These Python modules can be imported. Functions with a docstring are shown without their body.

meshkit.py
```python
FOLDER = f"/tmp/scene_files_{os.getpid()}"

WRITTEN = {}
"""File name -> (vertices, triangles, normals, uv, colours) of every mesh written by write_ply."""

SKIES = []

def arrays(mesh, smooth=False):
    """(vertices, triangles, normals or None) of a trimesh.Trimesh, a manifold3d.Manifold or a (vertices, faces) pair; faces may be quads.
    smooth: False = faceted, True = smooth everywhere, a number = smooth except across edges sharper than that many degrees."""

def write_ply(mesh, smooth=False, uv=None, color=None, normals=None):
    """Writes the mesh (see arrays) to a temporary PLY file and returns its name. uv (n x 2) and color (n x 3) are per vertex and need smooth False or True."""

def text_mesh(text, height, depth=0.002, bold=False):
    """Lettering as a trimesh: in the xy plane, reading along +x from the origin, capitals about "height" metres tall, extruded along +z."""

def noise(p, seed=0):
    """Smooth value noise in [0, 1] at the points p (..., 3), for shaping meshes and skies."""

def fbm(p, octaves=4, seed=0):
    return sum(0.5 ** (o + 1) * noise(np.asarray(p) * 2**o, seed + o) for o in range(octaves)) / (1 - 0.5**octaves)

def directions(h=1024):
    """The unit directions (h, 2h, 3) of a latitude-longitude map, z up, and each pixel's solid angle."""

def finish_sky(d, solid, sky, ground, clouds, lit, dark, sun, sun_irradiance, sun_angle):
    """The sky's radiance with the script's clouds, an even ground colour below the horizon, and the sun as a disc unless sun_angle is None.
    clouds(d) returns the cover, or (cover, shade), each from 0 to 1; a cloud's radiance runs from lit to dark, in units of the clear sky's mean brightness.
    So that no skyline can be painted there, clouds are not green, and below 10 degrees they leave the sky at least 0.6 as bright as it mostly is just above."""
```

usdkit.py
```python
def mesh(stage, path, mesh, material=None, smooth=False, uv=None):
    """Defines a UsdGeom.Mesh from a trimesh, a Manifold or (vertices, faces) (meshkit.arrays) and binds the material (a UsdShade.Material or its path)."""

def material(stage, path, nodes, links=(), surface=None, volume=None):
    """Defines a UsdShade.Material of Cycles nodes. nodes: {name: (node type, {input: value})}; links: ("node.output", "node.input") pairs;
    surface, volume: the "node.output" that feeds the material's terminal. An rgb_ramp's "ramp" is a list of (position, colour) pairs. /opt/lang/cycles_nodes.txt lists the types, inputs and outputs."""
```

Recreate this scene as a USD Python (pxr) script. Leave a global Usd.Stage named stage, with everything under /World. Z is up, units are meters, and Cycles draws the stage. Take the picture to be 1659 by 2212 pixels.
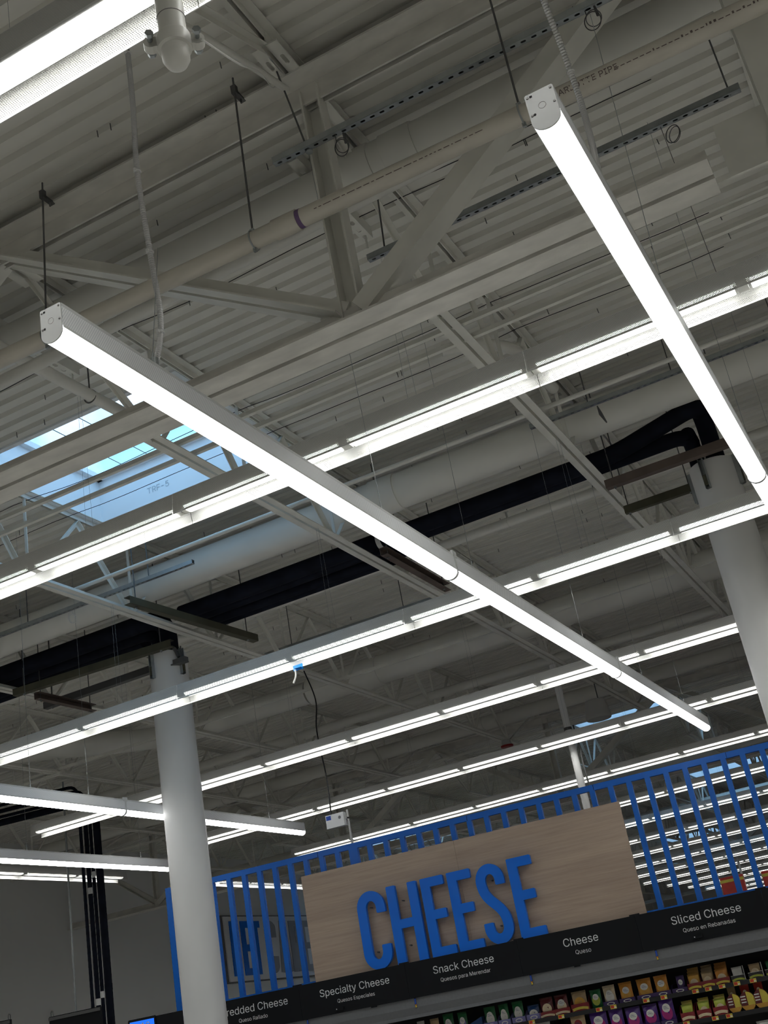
import math, random
import numpy as np, trimesh, usdkit, meshkit
from shapely.geometry import Polygon, LineString, Point, box as sbox
from shapely import affinity, union_all
from pxr import Usd, UsdGeom, UsdLux, UsdShade, Gf, Sdf

random.seed(7)
stage = Usd.Stage.CreateInMemory()
UsdGeom.SetStageUpAxis(stage, 'Z')
UsdGeom.SetStageMetersPerUnit(stage, 1.0)
UsdGeom.Xform.Define(stage, '/World')
stage.SetDefaultPrim(stage.GetPrimAtPath('/World'))
EYE = 1.6          # heights below are given from the eye; EYE is added when a prim is written

# ---------------------------------------------------------------- camera
RIGHT = (0.87560334, 0.45095279, -0.17309065)
DOWN = (-0.32608518, 0.28748348, -0.90056743)
FWD = (-0.35635269, 0.84498215, 0.39877052)
cam = UsdGeom.Camera.Define(stage, '/World/camera')
cam.CreateHorizontalApertureAttr(36.0)
cam.CreateVerticalApertureAttr(48.0)
cam.CreateFocalLengthAttr(36.0 * 2555.28 / 1659.0)
cam.CreateClippingRangeAttr((0.05, 500.0))
cam.CreateExposureAttr(0.40)
cam.AddTransformOp().Set(Gf.Matrix4d(*RIGHT, 0, *[-c for c in DOWN], 0, *[-c for c in FWD], 0, 0, 0, EYE, 1))

# ---------------------------------------------------------------- sky
LENS_PENDANT, LENS_STRIP, SKY = 4.5, 8.0, 1.55
usdkit.material(stage, '/World/Looks/sky', {
    "tc": ("texture_coordinate", {}), "n": ("noise_texture", {"scale": 4.0, "detail": 6.0, "roughness": 0.55}),
    "r": ("rgb_ramp", {"ramp": [(0.50, (0, 0, 0)), (0.66, (1, 1, 1))]}),
    "mx": ("mix", {"color1": (0.26, 0.56, 0.88), "color2": (0.95, 0.97, 1.0)}), "b": ("background_shader", {"strength": SKY})},
    [("tc.generated", "n.vector"), ("n.fac", "r.fac"), ("r.color", "mx.fac"), ("mx.color", "b.color")],
    surface="b.background")
dome = UsdLux.DomeLight.Define(stage, '/World/sky')
dome.CreateIntensityAttr(1.0)
UsdShade.MaterialBindingAPI.Apply(dome.GetPrim()).Bind(UsdShade.Material.Get(stage, '/World/Looks/sky'))

# ---------------------------------------------------------------- materials
M = {}
def mat(name, col, rough=0.5, metal=0.0, noise=None, bump=None, spec=0.5):
    """noise: (scale xyz, amount) mottles the colour; bump: (scale, strength)."""
    nodes = {"p": ("principled_bsdf", {"base_color": col, "roughness": rough, "metallic": metal, "specular_ior_level": spec})}
    links = []
    if noise or bump:
        nodes["g"] = ("texture_coordinate", {})
    if noise:
        sc, am = noise
        nodes["mp"] = ("mapping", {"scale": sc if np.ndim(sc) else (sc, sc, sc)})
        nodes["n"] = ("noise_texture", {"scale": 1.0, "detail": 4.0})
        lo, hi = tuple(c * (1 - am) for c in col), tuple(min(1, c * (1 + am)) for c in col)
        nodes["r"] = ("rgb_ramp", {"ramp": [(0.3, lo), (0.7, hi)]})
        links += [("g.object", "mp.vector"), ("mp.vector", "n.vector"), ("n.fac", "r.fac"), ("r.color", "p.base_color")]
    if bump:
        nodes["bn"] = ("noise_texture", {"scale": bump[0], "detail": 3.0})
        nodes["b"] = ("bump", {"strength": bump[1], "distance": 0.01})
        links += [("g.object", "bn.vector"), ("bn.fac", "b.height"), ("b.normal", "p.normal")]
    M[name] = usdkit.material(stage, '/World/Looks/' + name, nodes, links, surface="p.BSDF")

mat('deck_paint', (0.76, 0.745, 0.69), 0.6, noise=((0.15, 3.0, 3.0), 0.05))
mat('steel_paint', (0.77, 0.76, 0.70), 0.5, noise=(5.0, 0.06))
mat('chord_paint', (0.72, 0.70, 0.65), 0.5, noise=((4, 9, 9), 0.13), bump=(90, 0.08))
mat('duct_paint', (0.76, 0.75, 0.70), 0.45, noise=(2.0, 0.05))
mat('pvc', (0.66, 0.62, 0.54), 0.4, noise=((2.5, 9, 9), 0.09))
mat('purple_primer', (0.18, 0.11, 0.24), 0.6)
mat('ink', (0.16, 0.12, 0.11), 0.7)
mat('galvanised', (0.42, 0.45, 0.46), 0.38, 0.85, noise=(12.0, 0.12))
mat('dark_steel', (0.13, 0.13, 0.13), 0.5, 0.4)
mat('flex_metal', (0.66, 0.66, 0.66), 0.3, 0.7)
mat('rust_primer', (0.12, 0.09, 0.075), 0.6, noise=(6.0, 0.2))
mat('olive_primer', (0.075, 0.072, 0.045), 0.6, noise=(6.0, 0.2))
mat('insulation', (0.009, 0.011, 0.019), 0.8, noise=(7.0, 0.3), spec=0.12)
mat('white_tape', (0.75, 0.75, 0.74), 0.5)
mat('fixture_white', (0.80, 0.80, 0.79), 0.4)
mat('socket_plastic', (0.62, 0.62, 0.58), 0.5)
mat('cap_paint', (0.62, 0.63, 0.63), 0.45, noise=(20.0, 0.02))
mat('screw', (0.30, 0.29, 0.29), 0.35, 0.8)
mat('hole_black', (0.01, 0.01, 0.012), 0.8)
mat('column_white', (0.74, 0.74, 0.73), 0.42, noise=((3, 3, 0.6), 0.03), bump=(140, 0.03))
mat('sign_blue', (0.0, 0.135, 0.60), 0.35)
mat('letter_blue', (0.0, 0.165, 0.78), 0.3)
mat('header_black', (0.008, 0.009, 0.011), 0.6, spec=0.2)
mat('letter_white', (0.74, 0.75, 0.75), 0.5)
mat('letter_grey', (0.36, 0.37, 0.41), 0.5)
mat('pencil', (0.50, 0.55, 0.60), 0.7)
mat('panel_white', (0.88, 0.88, 0.90), 0.45)
mat('canopy_grey', (0.17, 0.175, 0.185), 0.5, noise=(40.0, 0.05))
mat('case_black', (0.010, 0.010, 0.012), 0.45)
mat('wall_paint', (0.80, 0.805, 0.80), 0.7, noise=(0.5, 0.03))
mat('floor_concrete', (0.60, 0.59, 0.56), 0.35, noise=(0.9, 0.08))
mat('curb_white', (0.86, 0.88, 0.90), 0.5, noise=(1.2, 0.03))
mat('black_cord', (0.012, 0.012, 0.014), 0.5)
mat('speaker_grey', (0.50, 0.50, 0.49), 0.6)
mat('red_plastic', (0.35, 0.02, 0.02), 0.4)
mat('blue_tape', (0.0, 0.22, 0.75), 0.5)
mat('device_white', (0.66, 0.67, 0.68), 0.45)
mat('label_blue', (0.02, 0.08, 0.45), 0.4)
for n, c in dict(purple=(0.045, 0.02, 0.11), violet=(0.07, 0.02, 0.20), magenta=(0.36, 0.02, 0.17), red=(0.22, 0.015, 0.02), dkred=(0.12, 0.012, 0.015), green=(0.01, 0.12, 0.035), orange=(0.66, 0.27, 0.035), cheddar=(0.62, 0.33, 0.05),
                 cream=(0.72, 0.58, 0.38), white=(0.68, 0.66, 0.62), yellow=(0.66, 0.53, 0.07), lime=(0.42, 0.48, 0.06), lilac=(0.20, 0.19, 0.42), navy=(0.01, 0.045, 0.15), black=(0.02, 0.02, 0.022), tan=(0.45, 0.32, 0.17), scarlet=(0.55, 0.05, 0.03)).items():
    mat('pack_' + n, c, 0.28, spec=0.6, noise=(18.0, 0.1))

def emission(name, col, strength):
    M[name] = usdkit.material(stage, '/World/Looks/' + name, {"e": ("emission", {"color": col, "strength": strength})}, [], surface="e.emission")
emission('pendant_glow', (1.0, 1.0, 0.985), LENS_PENDANT)
emission('strip_glow', (1.0, 1.0, 0.96), LENS_STRIP)
emission('emissive_blue', (0.02, 0.16, 0.9), 0.9)

def perforated():
    """White sheet with a staggered grid of round holes, 7.7 mm apart along x, cut out by position."""
    P, R = 0.0088, 0.0019
    n = {"tc": ("texture_coordinate", {}), "sx": ("separate_xyz", {}),
         "t": ("transparent_bsdf", {}), "p": ("principled_bsdf", {"base_color": (0.56, 0.56, 0.54), "roughness": 0.45}), "mx": ("mix_closure", {})}
    l = [("tc.object", "sx.vector")]
    def mth(name, op, a, b=None):
        d = {"math_type": op}
        for k, v in (("value1", a), ("value2", b)):
            if v is None: continue
            if isinstance(v, str): l.append((v, name + "." + k))
            else: d[k] = v
        n[name] = ("math", d)
        return name + ".value"
    hole = []
    for k, off in (("a", 0.0), ("b", 0.5)):
        fx = mth("fx" + k, "fraction", mth("ax" + k, "add", mth("mx" + k, "multiply", "sx.x", 1 / P), 1000 + off))
        fz = mth("fz" + k, "fraction", mth("az" + k, "add", mth("mz" + k, "multiply", "sx.z", 1 / (P * 1.732)), 1000 + off))
        dx = mth("dx" + k, "multiply", mth("cx" + k, "subtract", fx, 0.5), P)
        dz = mth("dz" + k, "multiply", mth("cz" + k, "subtract", fz, 0.5), P * 1.732)
        d2 = mth("s" + k, "add", mth("qx" + k, "multiply", dx, dx), mth("qz" + k, "multiply", dz, dz))
        hole.append(mth("h" + k, "less_than", d2, R * R))
    f = mth("f", "maximum", *hole)
    l += [(f, "mx.fac"), ("p.BSDF", "mx.closure1"), ("t.BSDF", "mx.closure2")]
    M['perforated'] = usdkit.material(stage, '/World/Looks/perforated', n, l, surface="mx.closure")
perforated()

# pendant housing: extruded aluminium with a fine diagonal knurl
M['pendant_side'] = usdkit.material(stage, '/World/Looks/pendant_side', {
    "tc": ("texture_coordinate", {}), "mp": ("mapping", {"rotation": (0.55, 0, 0), "scale": (1, 1, 1)}),
    "w": ("wave_texture", {"bands_direction": "y", "scale": 34.0, "distortion": 0.0, "detail": 0.0}),
    "r": ("rgb_ramp", {"ramp": [(0.2, (0.70, 0.72, 0.75)), (0.8, (0.88, 0.89, 0.90))]}),
    "p": ("principled_bsdf", {"roughness": 0.45})},
    [("tc.object", "mp.vector"), ("mp.vector", "w.vector"), ("w.fac", "r.fac"), ("r.color", "p.base_color")], surface="p.BSDF")
# pale oak laminate, grain along local x
M['oak'] = usdkit.material(stage, '/World/Looks/oak', {
    "tc": ("texture_coordinate", {}), "mp": ("mapping", {"scale": (1.1, 1, 26.0)}), "n": ("noise_texture", {"scale": 1.6, "detail": 6.0, "roughness": 0.65}),
    "mp2": ("mapping", {"scale": (0.35, 1, 5.0)}), "n2": ("noise_texture", {"scale": 1.3, "detail": 2.0}),
    "r": ("rgb_ramp", {"ramp": [(0.25, (0.42, 0.31, 0.235)), (0.5, (0.50, 0.385, 0.30)), (0.8, (0.57, 0.455, 0.365))]}),
    "r2": ("rgb_ramp", {"ramp": [(0.3, (0.82, 0.80, 0.80)), (0.7, (1.0, 1.0, 0.98))]}), "mx": ("mix", {"mix_type": "multiply", "fac": 1.0}),
    "p": ("principled_bsdf", {"roughness": 0.5})},
    [("tc.object", "mp.vector"), ("mp.vector", "n.vector"), ("n.fac", "r.fac"), ("tc.object", "mp2.vector"), ("mp2.vector", "n2.vector"), ("n2.fac", "r2.fac"),
     ("r.color", "mx.color1"), ("r2.color", "mx.color2"), ("mx.color", "p.base_color")], surface="p.BSDF")
M['glazing'] = usdkit.material(stage, '/World/Looks/glazing', {
    "t": ("transparent_bsdf", {"color": (0.95, 0.98, 1.0)}), "g": ("glossy_bsdf", {"roughness": 0.05}), "m": ("mix_closure", {"fac": 0.05})},
    [("t.BSDF", "m.closure1"), ("g.BSDF", "m.closure2")], surface="m.closure")
M['film'] = usdkit.material(stage, '/World/Looks/film', {
    "p": ("principled_bsdf", {"base_color": (0.75, 0.75, 0.75), "roughness": 0.12, "alpha": 0.28})}, [], surface="p.BSDF")

# ---------------------------------------------------------------- shapes
def A(x): return np.asarray(x, float)
def unit(v):
    v = A(v); return v / (np.linalg.norm(v) + 1e-12)
BF = np.array([[0, 2, 1], [0, 3, 2], [4, 5, 6], [4, 6, 7], [0, 1, 5], [0, 5, 4], [1, 2, 6], [1, 6, 5], [2, 3, 7], [2, 7, 6], [3, 0, 4], [3, 4, 7]])
def box(x0, x1, y0, y1, z0, z1):
    return np.array([[x0, y0, z0], [x1, y0, z0], [x1, y1, z0], [x0, y1, z0], [x0, y0, z1], [x1, y0, z1], [x1, y1, z1], [x0, y1, z1]], float), BF
def cat(*ms):
    vs, fs, n = [], [], 0
    for v, f in ms:
        vs.append(v); fs.append(A(f).astype(int) + n); n += len(v)
    return np.vstack(vs), np.vstack(fs)
def prism(poly, o, u, v, w, length):
    """A shapely polygon in the (u, v) plane at o, extruded along w."""
    parts = []
    u, v, w, o = A(u), A(v), A(w), A(o)
    for g in getattr(poly, 'geoms', [poly]):
        m = trimesh.creation.extrude_polygon(g, length, engine='earcut')
        p = A(m.vertices)
        q = o + p[:, :1] * u + p[:, 1:2] * v + p[:, 2:] * w
        f = np.array(m.faces)
        if np.dot(np.cross(u, v), w) < 0: f = f[:, ::-1]
        parts.append((q, f))
    return cat(*parts)
def bar(p, q, prof, side, up=None):
    """A straight bar from p to q; prof is a polygon in (side, up) coordinates."""
    p, q = A(p), A(q); w = unit(q - p); s = unit(A(side) - np.dot(side, w) * w); t = np.cross(w, s)
    if up is not None and np.dot(t, up) < 0: t = -t
    return prism(prof, p, s, t, w, np.linalg.norm(q - p))
def rect(w, h, cx=0, cy=0): return sbox(cx - w / 2, cy - h / 2, cx + w / 2, cy + h / 2)
def L(a, b, t, sx=1, sy=1):
    """An angle section: corner at the origin, legs along +x*sx and +y*sy."""
    return affinity.scale(union_all([sbox(0, 0, a, t), sbox(0, 0, t, b)]), sx, sy, origin=(0, 0))
def tube(pts, r, n=10, cap=True):
    p = A(pts); r = np.broadcast_to(A(r), (len(p),))
    t = np.gradient(p, axis=0); t /= np.linalg.norm(t, axis=1, keepdims=True) + 1e-12
    a = np.cross(t[0], [0, 0, 1.0] if abs(t[0][2]) < .9 else [1.0, 0, 0]); a = unit(a); fr = []
    for k in range(len(p)):
        a = unit(a - np.dot(a, t[k]) * t[k]); fr.append((a, np.cross(t[k], a)))
    ang = np.arange(n) * 2 * np.pi / n
    v = np.vstack([p[k] + r[k] * (np.cos(ang)[:, None] * fr[k][0] + np.sin(ang)[:, None] * fr[k][1]) for k in range(len(p))])
    f = []
    for k in range(len(p) - 1):
        for j in range(n):
            b, c = k * n + j, k * n + (j + 1) % n
            f += [[b, c, c + n], [b, c + n, b + n]]
    if cap:
        v = np.vstack([v, p[0], p[-1]])
        for j in range(n):
            f += [[len(v) - 2, (j + 1) % n, j], [len(v) - 1, (len(p) - 1) * n + j, (len(p) - 1) * n + (j + 1) % n]]
    return v, np.array(f)
def cyl(p, q, r, n=16): return tube([p, q], r, n)
def ring(c, axis, r, tr, n=24, m=8):
    ax = unit(axis); a = unit(np.cross(ax, [0, 0, 1.0] if abs(ax[2]) < .9 else [1.0, 0, 0])); b = np.cross(ax, a)
    th = np.linspace(0, 2 * np.pi, n + 1)
    return tube([A(c) + r * (math.cos(x) * a + math.sin(x) * b) for x in th], tr, m, cap=False)
def lathe(profile, c, n=28):
    """profile: (radius, height) pairs about a vertical axis through c."""
    pr = A(profile); ang = np.arange(n) * 2 * np.pi / n; c = A(c)
    v = np.vstack([np.column_stack([c[0] + r * np.cos(ang), c[1] + r * np.sin(ang), np.full(n, c[2] + h)]) for r, h in pr]); f = []
    for k in range(len(pr) - 1):
        for j in range(n):
            b, d = k * n + j, k * n + (j + 1) % n
            f += [[b, d, d + n], [b, d + n, b + n]]
    return v, np.array(f)
def curve(pts, n=24):
    """Catmull-Rom through the points."""
    p = A(pts); p = np.vstack([2 * p[0] - p[1], p, 2 * p[-1] - p[-2]]); o = []
    for k in range(1, len(p) - 2):
        for t in np.linspace(0, 1, n, endpoint=False):
            o.append(.5 * (2 * p[k] + (p[k + 1] - p[k - 1]) * t + (2 * p[k - 1] - 5 * p[k] + 4 * p[k + 1] - p[k + 2]) * t * t + (3 * p[k] - p[k - 1] - 3 * p[k + 1] + p[k + 2]) * t ** 3))
    return np.vstack([o, p[-2]])
def spin(m, rz, o):
    v, f = m; c, s = math.cos(rz), math.sin(rz)
    return np.column_stack([v[:, 0] * c - v[:, 1] * s + o[0], v[:, 0] * s + v[:, 1] * c + o[1], v[:, 2] + o[2]]), f
def shift(m, d): return m[0] + A(d), m[1]

# ---------------------------------------------------------------- prims
COUNT = {}
def path(parent, name):
    k = (parent, name); n = COUNT.get(k, 0); COUNT[k] = n + 1
    return f'{parent}/{name}' + (f'_{n:03d}' if n else '')
def tag(prim, label=None, cat=None, group=None, kind=None):
    for k, v in (('label', label), ('category', cat), ('group', group), ('kind', kind)):
        if v: prim.SetCustomDataByKey(k, v)
    return prim
def thing(name, label, cat, loc=(0, 0, 0), rz=0.0, group=None, kind=None):
    x = UsdGeom.Xform.Define(stage, path('/World', name))
    x.AddTranslateOp().Set(Gf.Vec3d(loc[0], loc[1], loc[2] + EYE))
    if rz: x.AddRotateZOp().Set(math.degrees(rz))
    return tag(x.GetPrim(), label, cat, group, kind)
def part(name, mesh, m, parent, label=None, smooth=False, kind=None):
    p = usdkit.mesh(stage, path(str(parent.GetPath()), name), mesh, M[m], smooth=smooth).GetPrim()
    UsdGeom.Mesh(p).CreateDoubleSidedAttr(True)
    return tag(p, label, None, None, kind)
def single(name, mesh, m, label=None, cat=None, group=None, kind=None, smooth=False):
    """A thing of one mesh; heights from the eye."""
    v, f = mesh
    p = usdkit.mesh(stage, path('/World', name), (v + A([0, 0, EYE]), f), M[m], smooth=smooth).GetPrim()
    UsdGeom.Mesh(p).CreateDoubleSidedAttr(True)
    return tag(p, label, cat, group, kind)
def copy(src, name, label, loc, rz=0.0, group=None):
    was = src.GetCustomData()
    t = thing(name, label, was['category'], loc, rz, group or was.get('group'))
    t.GetReferences().AddInternalReference(src.GetPath())
    t.SetInstanceable(True)
    return t
NTH = ['first', 'second', 'third', 'fourth', 'fifth', 'sixth', 'seventh', 'eighth', 'ninth', 'tenth', 'eleventh', 'twelfth', 'thirteenth', 'fourteenth', 'fifteenth', 'sixteenth', 'seventeenth', 'eighteenth', 'nineteenth', 'twentieth', 'twenty-first', 'twenty-second', 'twenty-third', 'twenty-fourth']

# ================================================================ the setting
X0, X1, Y0, Y1 = -19.2, 14.0, -12.5, 75.25
DECK, TOPG, LJ = 5.33, 5.2, 17.55
ROW0, ROWP, ZR = 2.47, 3.36, 3.2
SKYL = [(-7.0, -4.72, 7.28, 9.12), (-6.98, -4.72, 24.7, 26.2), (-6.98, -4.72, 35.2, 37.2), (-16.65, -14.4, 33.2, 35.2), (-16.65, -14.4, 50.5, 52.5), (-11.8, -9.55, 50.5, 52.5)]

single('floor', box(X0 - .2, X1 + .2, Y0 - .2, Y1 + .2, -EYE - .15, -EYE), 'floor_concrete', kind='structure')
single('wall_left', box(X0 - .2, X0, Y0, Y1, -EYE, DECK + .05), 'wall_paint', kind='structure')
single('wall_right', box(X1, X1 + .2, Y0, Y1, -EYE, DECK + .05), 'wall_paint', kind='structure')
single('wall_back', box(X0, X1, Y1, Y1 + .2, -EYE, DECK + .05), 'wall_paint', kind='structure')
single('wall_front', box(X0, X1, Y0 - .2, Y0, -EYE, DECK + .05), 'wall_paint', kind='structure')

# corrugated roof deck, ribs along x, open under the skylights
def deck():
    P = 0.1524
    prof = [(0, 0), (.082, 0), (.0965, .038), (.138, .038), (P, 0)]
    ys, zs = [], []
    n = int((Y1 - Y0) / P) + 1
    for k in range(n):
        for a, h in prof[:-1]:
            ys.append(Y0 + k * P + a); zs.append(DECK + h)
    ys, zs = np.array(ys), np.array(zs)
    vs, fs, c = [], [], 0
    cuts = sorted({X0, X1, *[s[0] for s in SKYL], *[s[1] for s in SKYL]})
    for xa, xb in zip(cuts[:-1], cuts[1:]):
        xm = (xa + xb) / 2
        keep = np.ones(len(ys) - 1, bool)
        for s in SKYL:
            if s[0] < xm < s[1]:
                ym = (ys[:-1] + ys[1:]) / 2; keep &= ~((ym > s[2]) & (ym < s[3]))
        v = np.vstack([np.column_stack([np.full(len(ys), xa), ys, zs]), np.column_stack([np.full(len(ys), xb), ys, zs])])
        k = np.nonzero(keep)[0]; N = len(ys)
        f = np.vstack([np.column_stack([k, k + 1, N + k + 1]), np.column_stack([k, N + k + 1, N + k])])
        vs.append(v); fs.append(f + c); c += len(v)
    return np.vstack(vs), np.vstack(fs)
ceil_x = thing('ceiling', 'white painted corrugated steel roof deck', None, (0, 0, 0), kind='structure')
part('deck', deck(), 'deck_paint', ceil_x)
sc = []
rs = random.Random(3)
for j in range(-1, 14):                                    # screw points through the deck, between the joists
    for xs in (-2.14 - 2.46 * k for k in range(-1, 7)):
        for q in range(7):
            x, y = xs - .2 - rs.random() * 2.0, 5.0 + j * .914 + .762 * int(rs.random() * 3) * .4
            if any(s[0] < x < s[1] and s[2] < y < s[3] for s in SKYL): continue
            if q < 4: sc.append(cyl((x, y, DECK + .01), (x + .004, y, DECK - .035 - .012 * rs.random()), .0035, 5))
part('deck_screws', cat(*sc), 'dark_steel', ceil_x, kind='stuff')

# skylights: white light well, kerb ledge, glazing on bars
for k, (xa, xb, ya, yb) in enumerate(SKYL):
    s = thing('window', None, None, (0, 0, 0), kind='structure')
    h, t = .52, .05
    z0, z1 = DECK - .02, DECK + h
    part('well_side', box(xa - t, xa, ya - t, yb + t, z0, z1), 'curb_white', s)
    part('well_side', box(xb, xb + t, ya - t, yb + t, z0, z1), 'curb_white', s)
    part('well_side', box(xa, xb, ya - t, ya, z0, z1), 'curb_white', s)
    part('well_side', box(xa, xb, yb, yb + t, z0, z1), 'curb_white', s)
    ledge = cat(box(xa, xb, yb - .06, yb, z1 - .06, z1), box(xa, xb, ya, ya + .06, z1 - .06, z1), box(xa, xa + .06, ya, yb, z1 - .06, z1), box(xb - .06, xb, ya, yb, z1 - .06, z1))
    part('frame', ledge, 'curb_white', s)
    part('pane', box(xa, xb, ya, yb, z1 + .05, z1 + .056), 'glazing', s)
    for i in range(1, 7): part('safety_bar', cyl((xa + (xb - xa) * i / 7, ya, z1 + .03), (xa + (xb - xa) * i / 7, yb, z1 + .03), .004, 6), 'dark_steel', s)
    for i in range(1, 5): part('safety_bar', cyl((xa, ya + (yb - ya) * i / 5, z1 + .024), (xb, ya + (yb - ya) * i / 5, z1 + .024), .005, 6), 'dark_steel', s)
    if k == 0:
        tm = meshkit.text_mesh('TRF-5', .065, .001)
        v = A(tm.vertices)
        part('pencil_mark', (np.column_stack([xa + .6 + v[:, 0], yb - .002 - v[:, 2], DECK + .10 + v[:, 1]]), np.array(tm.faces)[:, ::-1]), 'pencil', s)

# ================================================================ roof steel
JX = [-2.14 - 2.46 * k for k in range(-6, 7)]
BAYS = [Y0 + .0, 5.05, 22.6, 40.15, 57.7]
def joist_parts(j):
    """Open-web joist along y: y from 0 to LJ, bottom chord underside at z = 0, bearing at z = .905 - .125."""
    for s in (-1, 1):
        part('bottom_chord', bar((s * .012, 1.62, 0), (s * .012, 15.95, 0), L(.062, .062, .008, s, 1), (1, 0, 0), (0, 0, 1)), 'steel_paint', j)
        part('top_chord', bar((s * .012, .05, .905), (s * .012, LJ - .05, .905), L(.062, .062, .008, s, -1), (1, 0, 0), (0, 0, 1)), 'steel_paint', j)
    yb = [1.72] + [2.97 + 1.55 * k for k in range(9)]
    for ya, yc in ((.0, .42), (LJ - .42, LJ)):
        for s in (-1, 1):
            pl = sbox(0, 0, .42, .07).difference(LineString([(.12, .035), (.18, .035)]).buffer(.012))
            part('bearing_seat', prism(pl, (s * .015, ya, .78), (0, 1, 0), (s, 0, 0), (0, 0, 1), .01), 'steel_paint', j)
            part('bearing_seat', box(*sorted((s * .012, s * .022)), ya, yc, .78, .90), 'steel_paint', j)
    def web(p, q, w, off): part('web', bar((off, *p), (off, *q), L(w, w, .006, 1, 1), (1, 0, 0)), 'steel_paint', j)
    yt = [.30] + [(a + b) / 2 for a, b in zip(yb[:-1], yb[1:])] + [LJ - .30]
    for k, y in enumerate(yb):
        web((yt[k], .85), (y - .03, .03), .045, -.02)
        web((y + .03, .03), (yt[k + 1], .85), .045, -.02)
        web((y, .03), (y, .86), .032, -.01)
jclass = thing('roof_joist', 'white steel bar joist in the near bay', 'roof joist', (JX[0], BAYS[0], 4.42 - .0))
joist_parts(jclass)
BN = ['in the bay above the camera', 'in the bay beyond the near girder', 'in the bay beyond the second girder', 'in the bay beyond the third girder', 'in the bay before the back wall']
first = True
for b, yb in enumerate(BAYS):
    for k, x in enumerate(sorted(JX)):
        far = b >= 3
        lab = f'white open-web roof joist, {NTH[k]} from the left wall, {BN[b]}'
        if far: lab = f'far open-web roof joist, {NTH[k]} from the left wall, {BN[b]}'
        if x > .5 and b >= 1: continue
        g = 'far roof joists' if far else f'roof joists {BN[b]}'
        if b == 0 and x == JX[0]:
            tag(jclass, lab, 'roof joist', g); continue
        if first: first = False
        copy(jclass, 'roof_joist', lab, (x, yb, 4.42), 0, g)

def girder_parts(g, xa, xb, panel0):
    """Joist girder along x at y = 0; underside of the bottom chord at z = 0."""
    ht = TOPG - 3.443
    for s in (-1, 1):
        part('bottom_chord', bar((xa, s * .017, 0), (xb - .25, s * .017, 0), L(.14, .14, .014, s, 1), (0, 1, 0), (0, 0, 1)), 'chord_paint', g)
        part('top_chord', bar((xa, s * .017, ht), (xb, s * .017, ht), L(.15, .15, .014, s, -1), (0, 1, 0), (0, 0, 1)), 'chord_paint', g)
    x = panel0
    pts = []
    while x > xa + .3: pts.append(x); x -= 4.88
    for x in pts:
        part('vertical_web', bar((x, 0, .06), (x, 0, ht - .05), union_all([rect(.012, .10, .056), rect(.012, .10, -.056), rect(.12, .010, 0, .045)]), (1, 0, 0)), 'steel_paint', g)
        q = (max(x - 2.44, xa), 0, ht - .09); p = (x - .06, 0, .10)
        for s in (-1, 1):
            part('diagonal_web', bar(A(p) + A([0, s * .02, 0]), A(q) + A([0, s * .02, 0]), L(.10, .10, .010, s, 1), (0, 1, 0), (0, 0, 1)), 'steel_paint', g)
        q = (min(x + 2.44, xb), 0, ht - .09); p = (x + .06, 0, .10)
        part('diagonal_web', bar(p, q, union_all([rect(.15, .010, 0, -.05), rect(.010, .11, .07), rect(.010, .11, -.07)]), (0, 1, 0), (0, 0, 1)), 'steel_paint', g)
        part('gusset', box(x - .2, x + .2, -.012, .012, .02, .17), 'steel_paint', g)
GN = ['near', 'second', 'third', 'fourth']
gl = thing('joist_girder', 'deep white joist girder crossing close above the pendant lights', 'girder', (0, 5.05, 3.443))
girder_parts(gl, X0 + .012, .14, -2.08)
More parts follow.
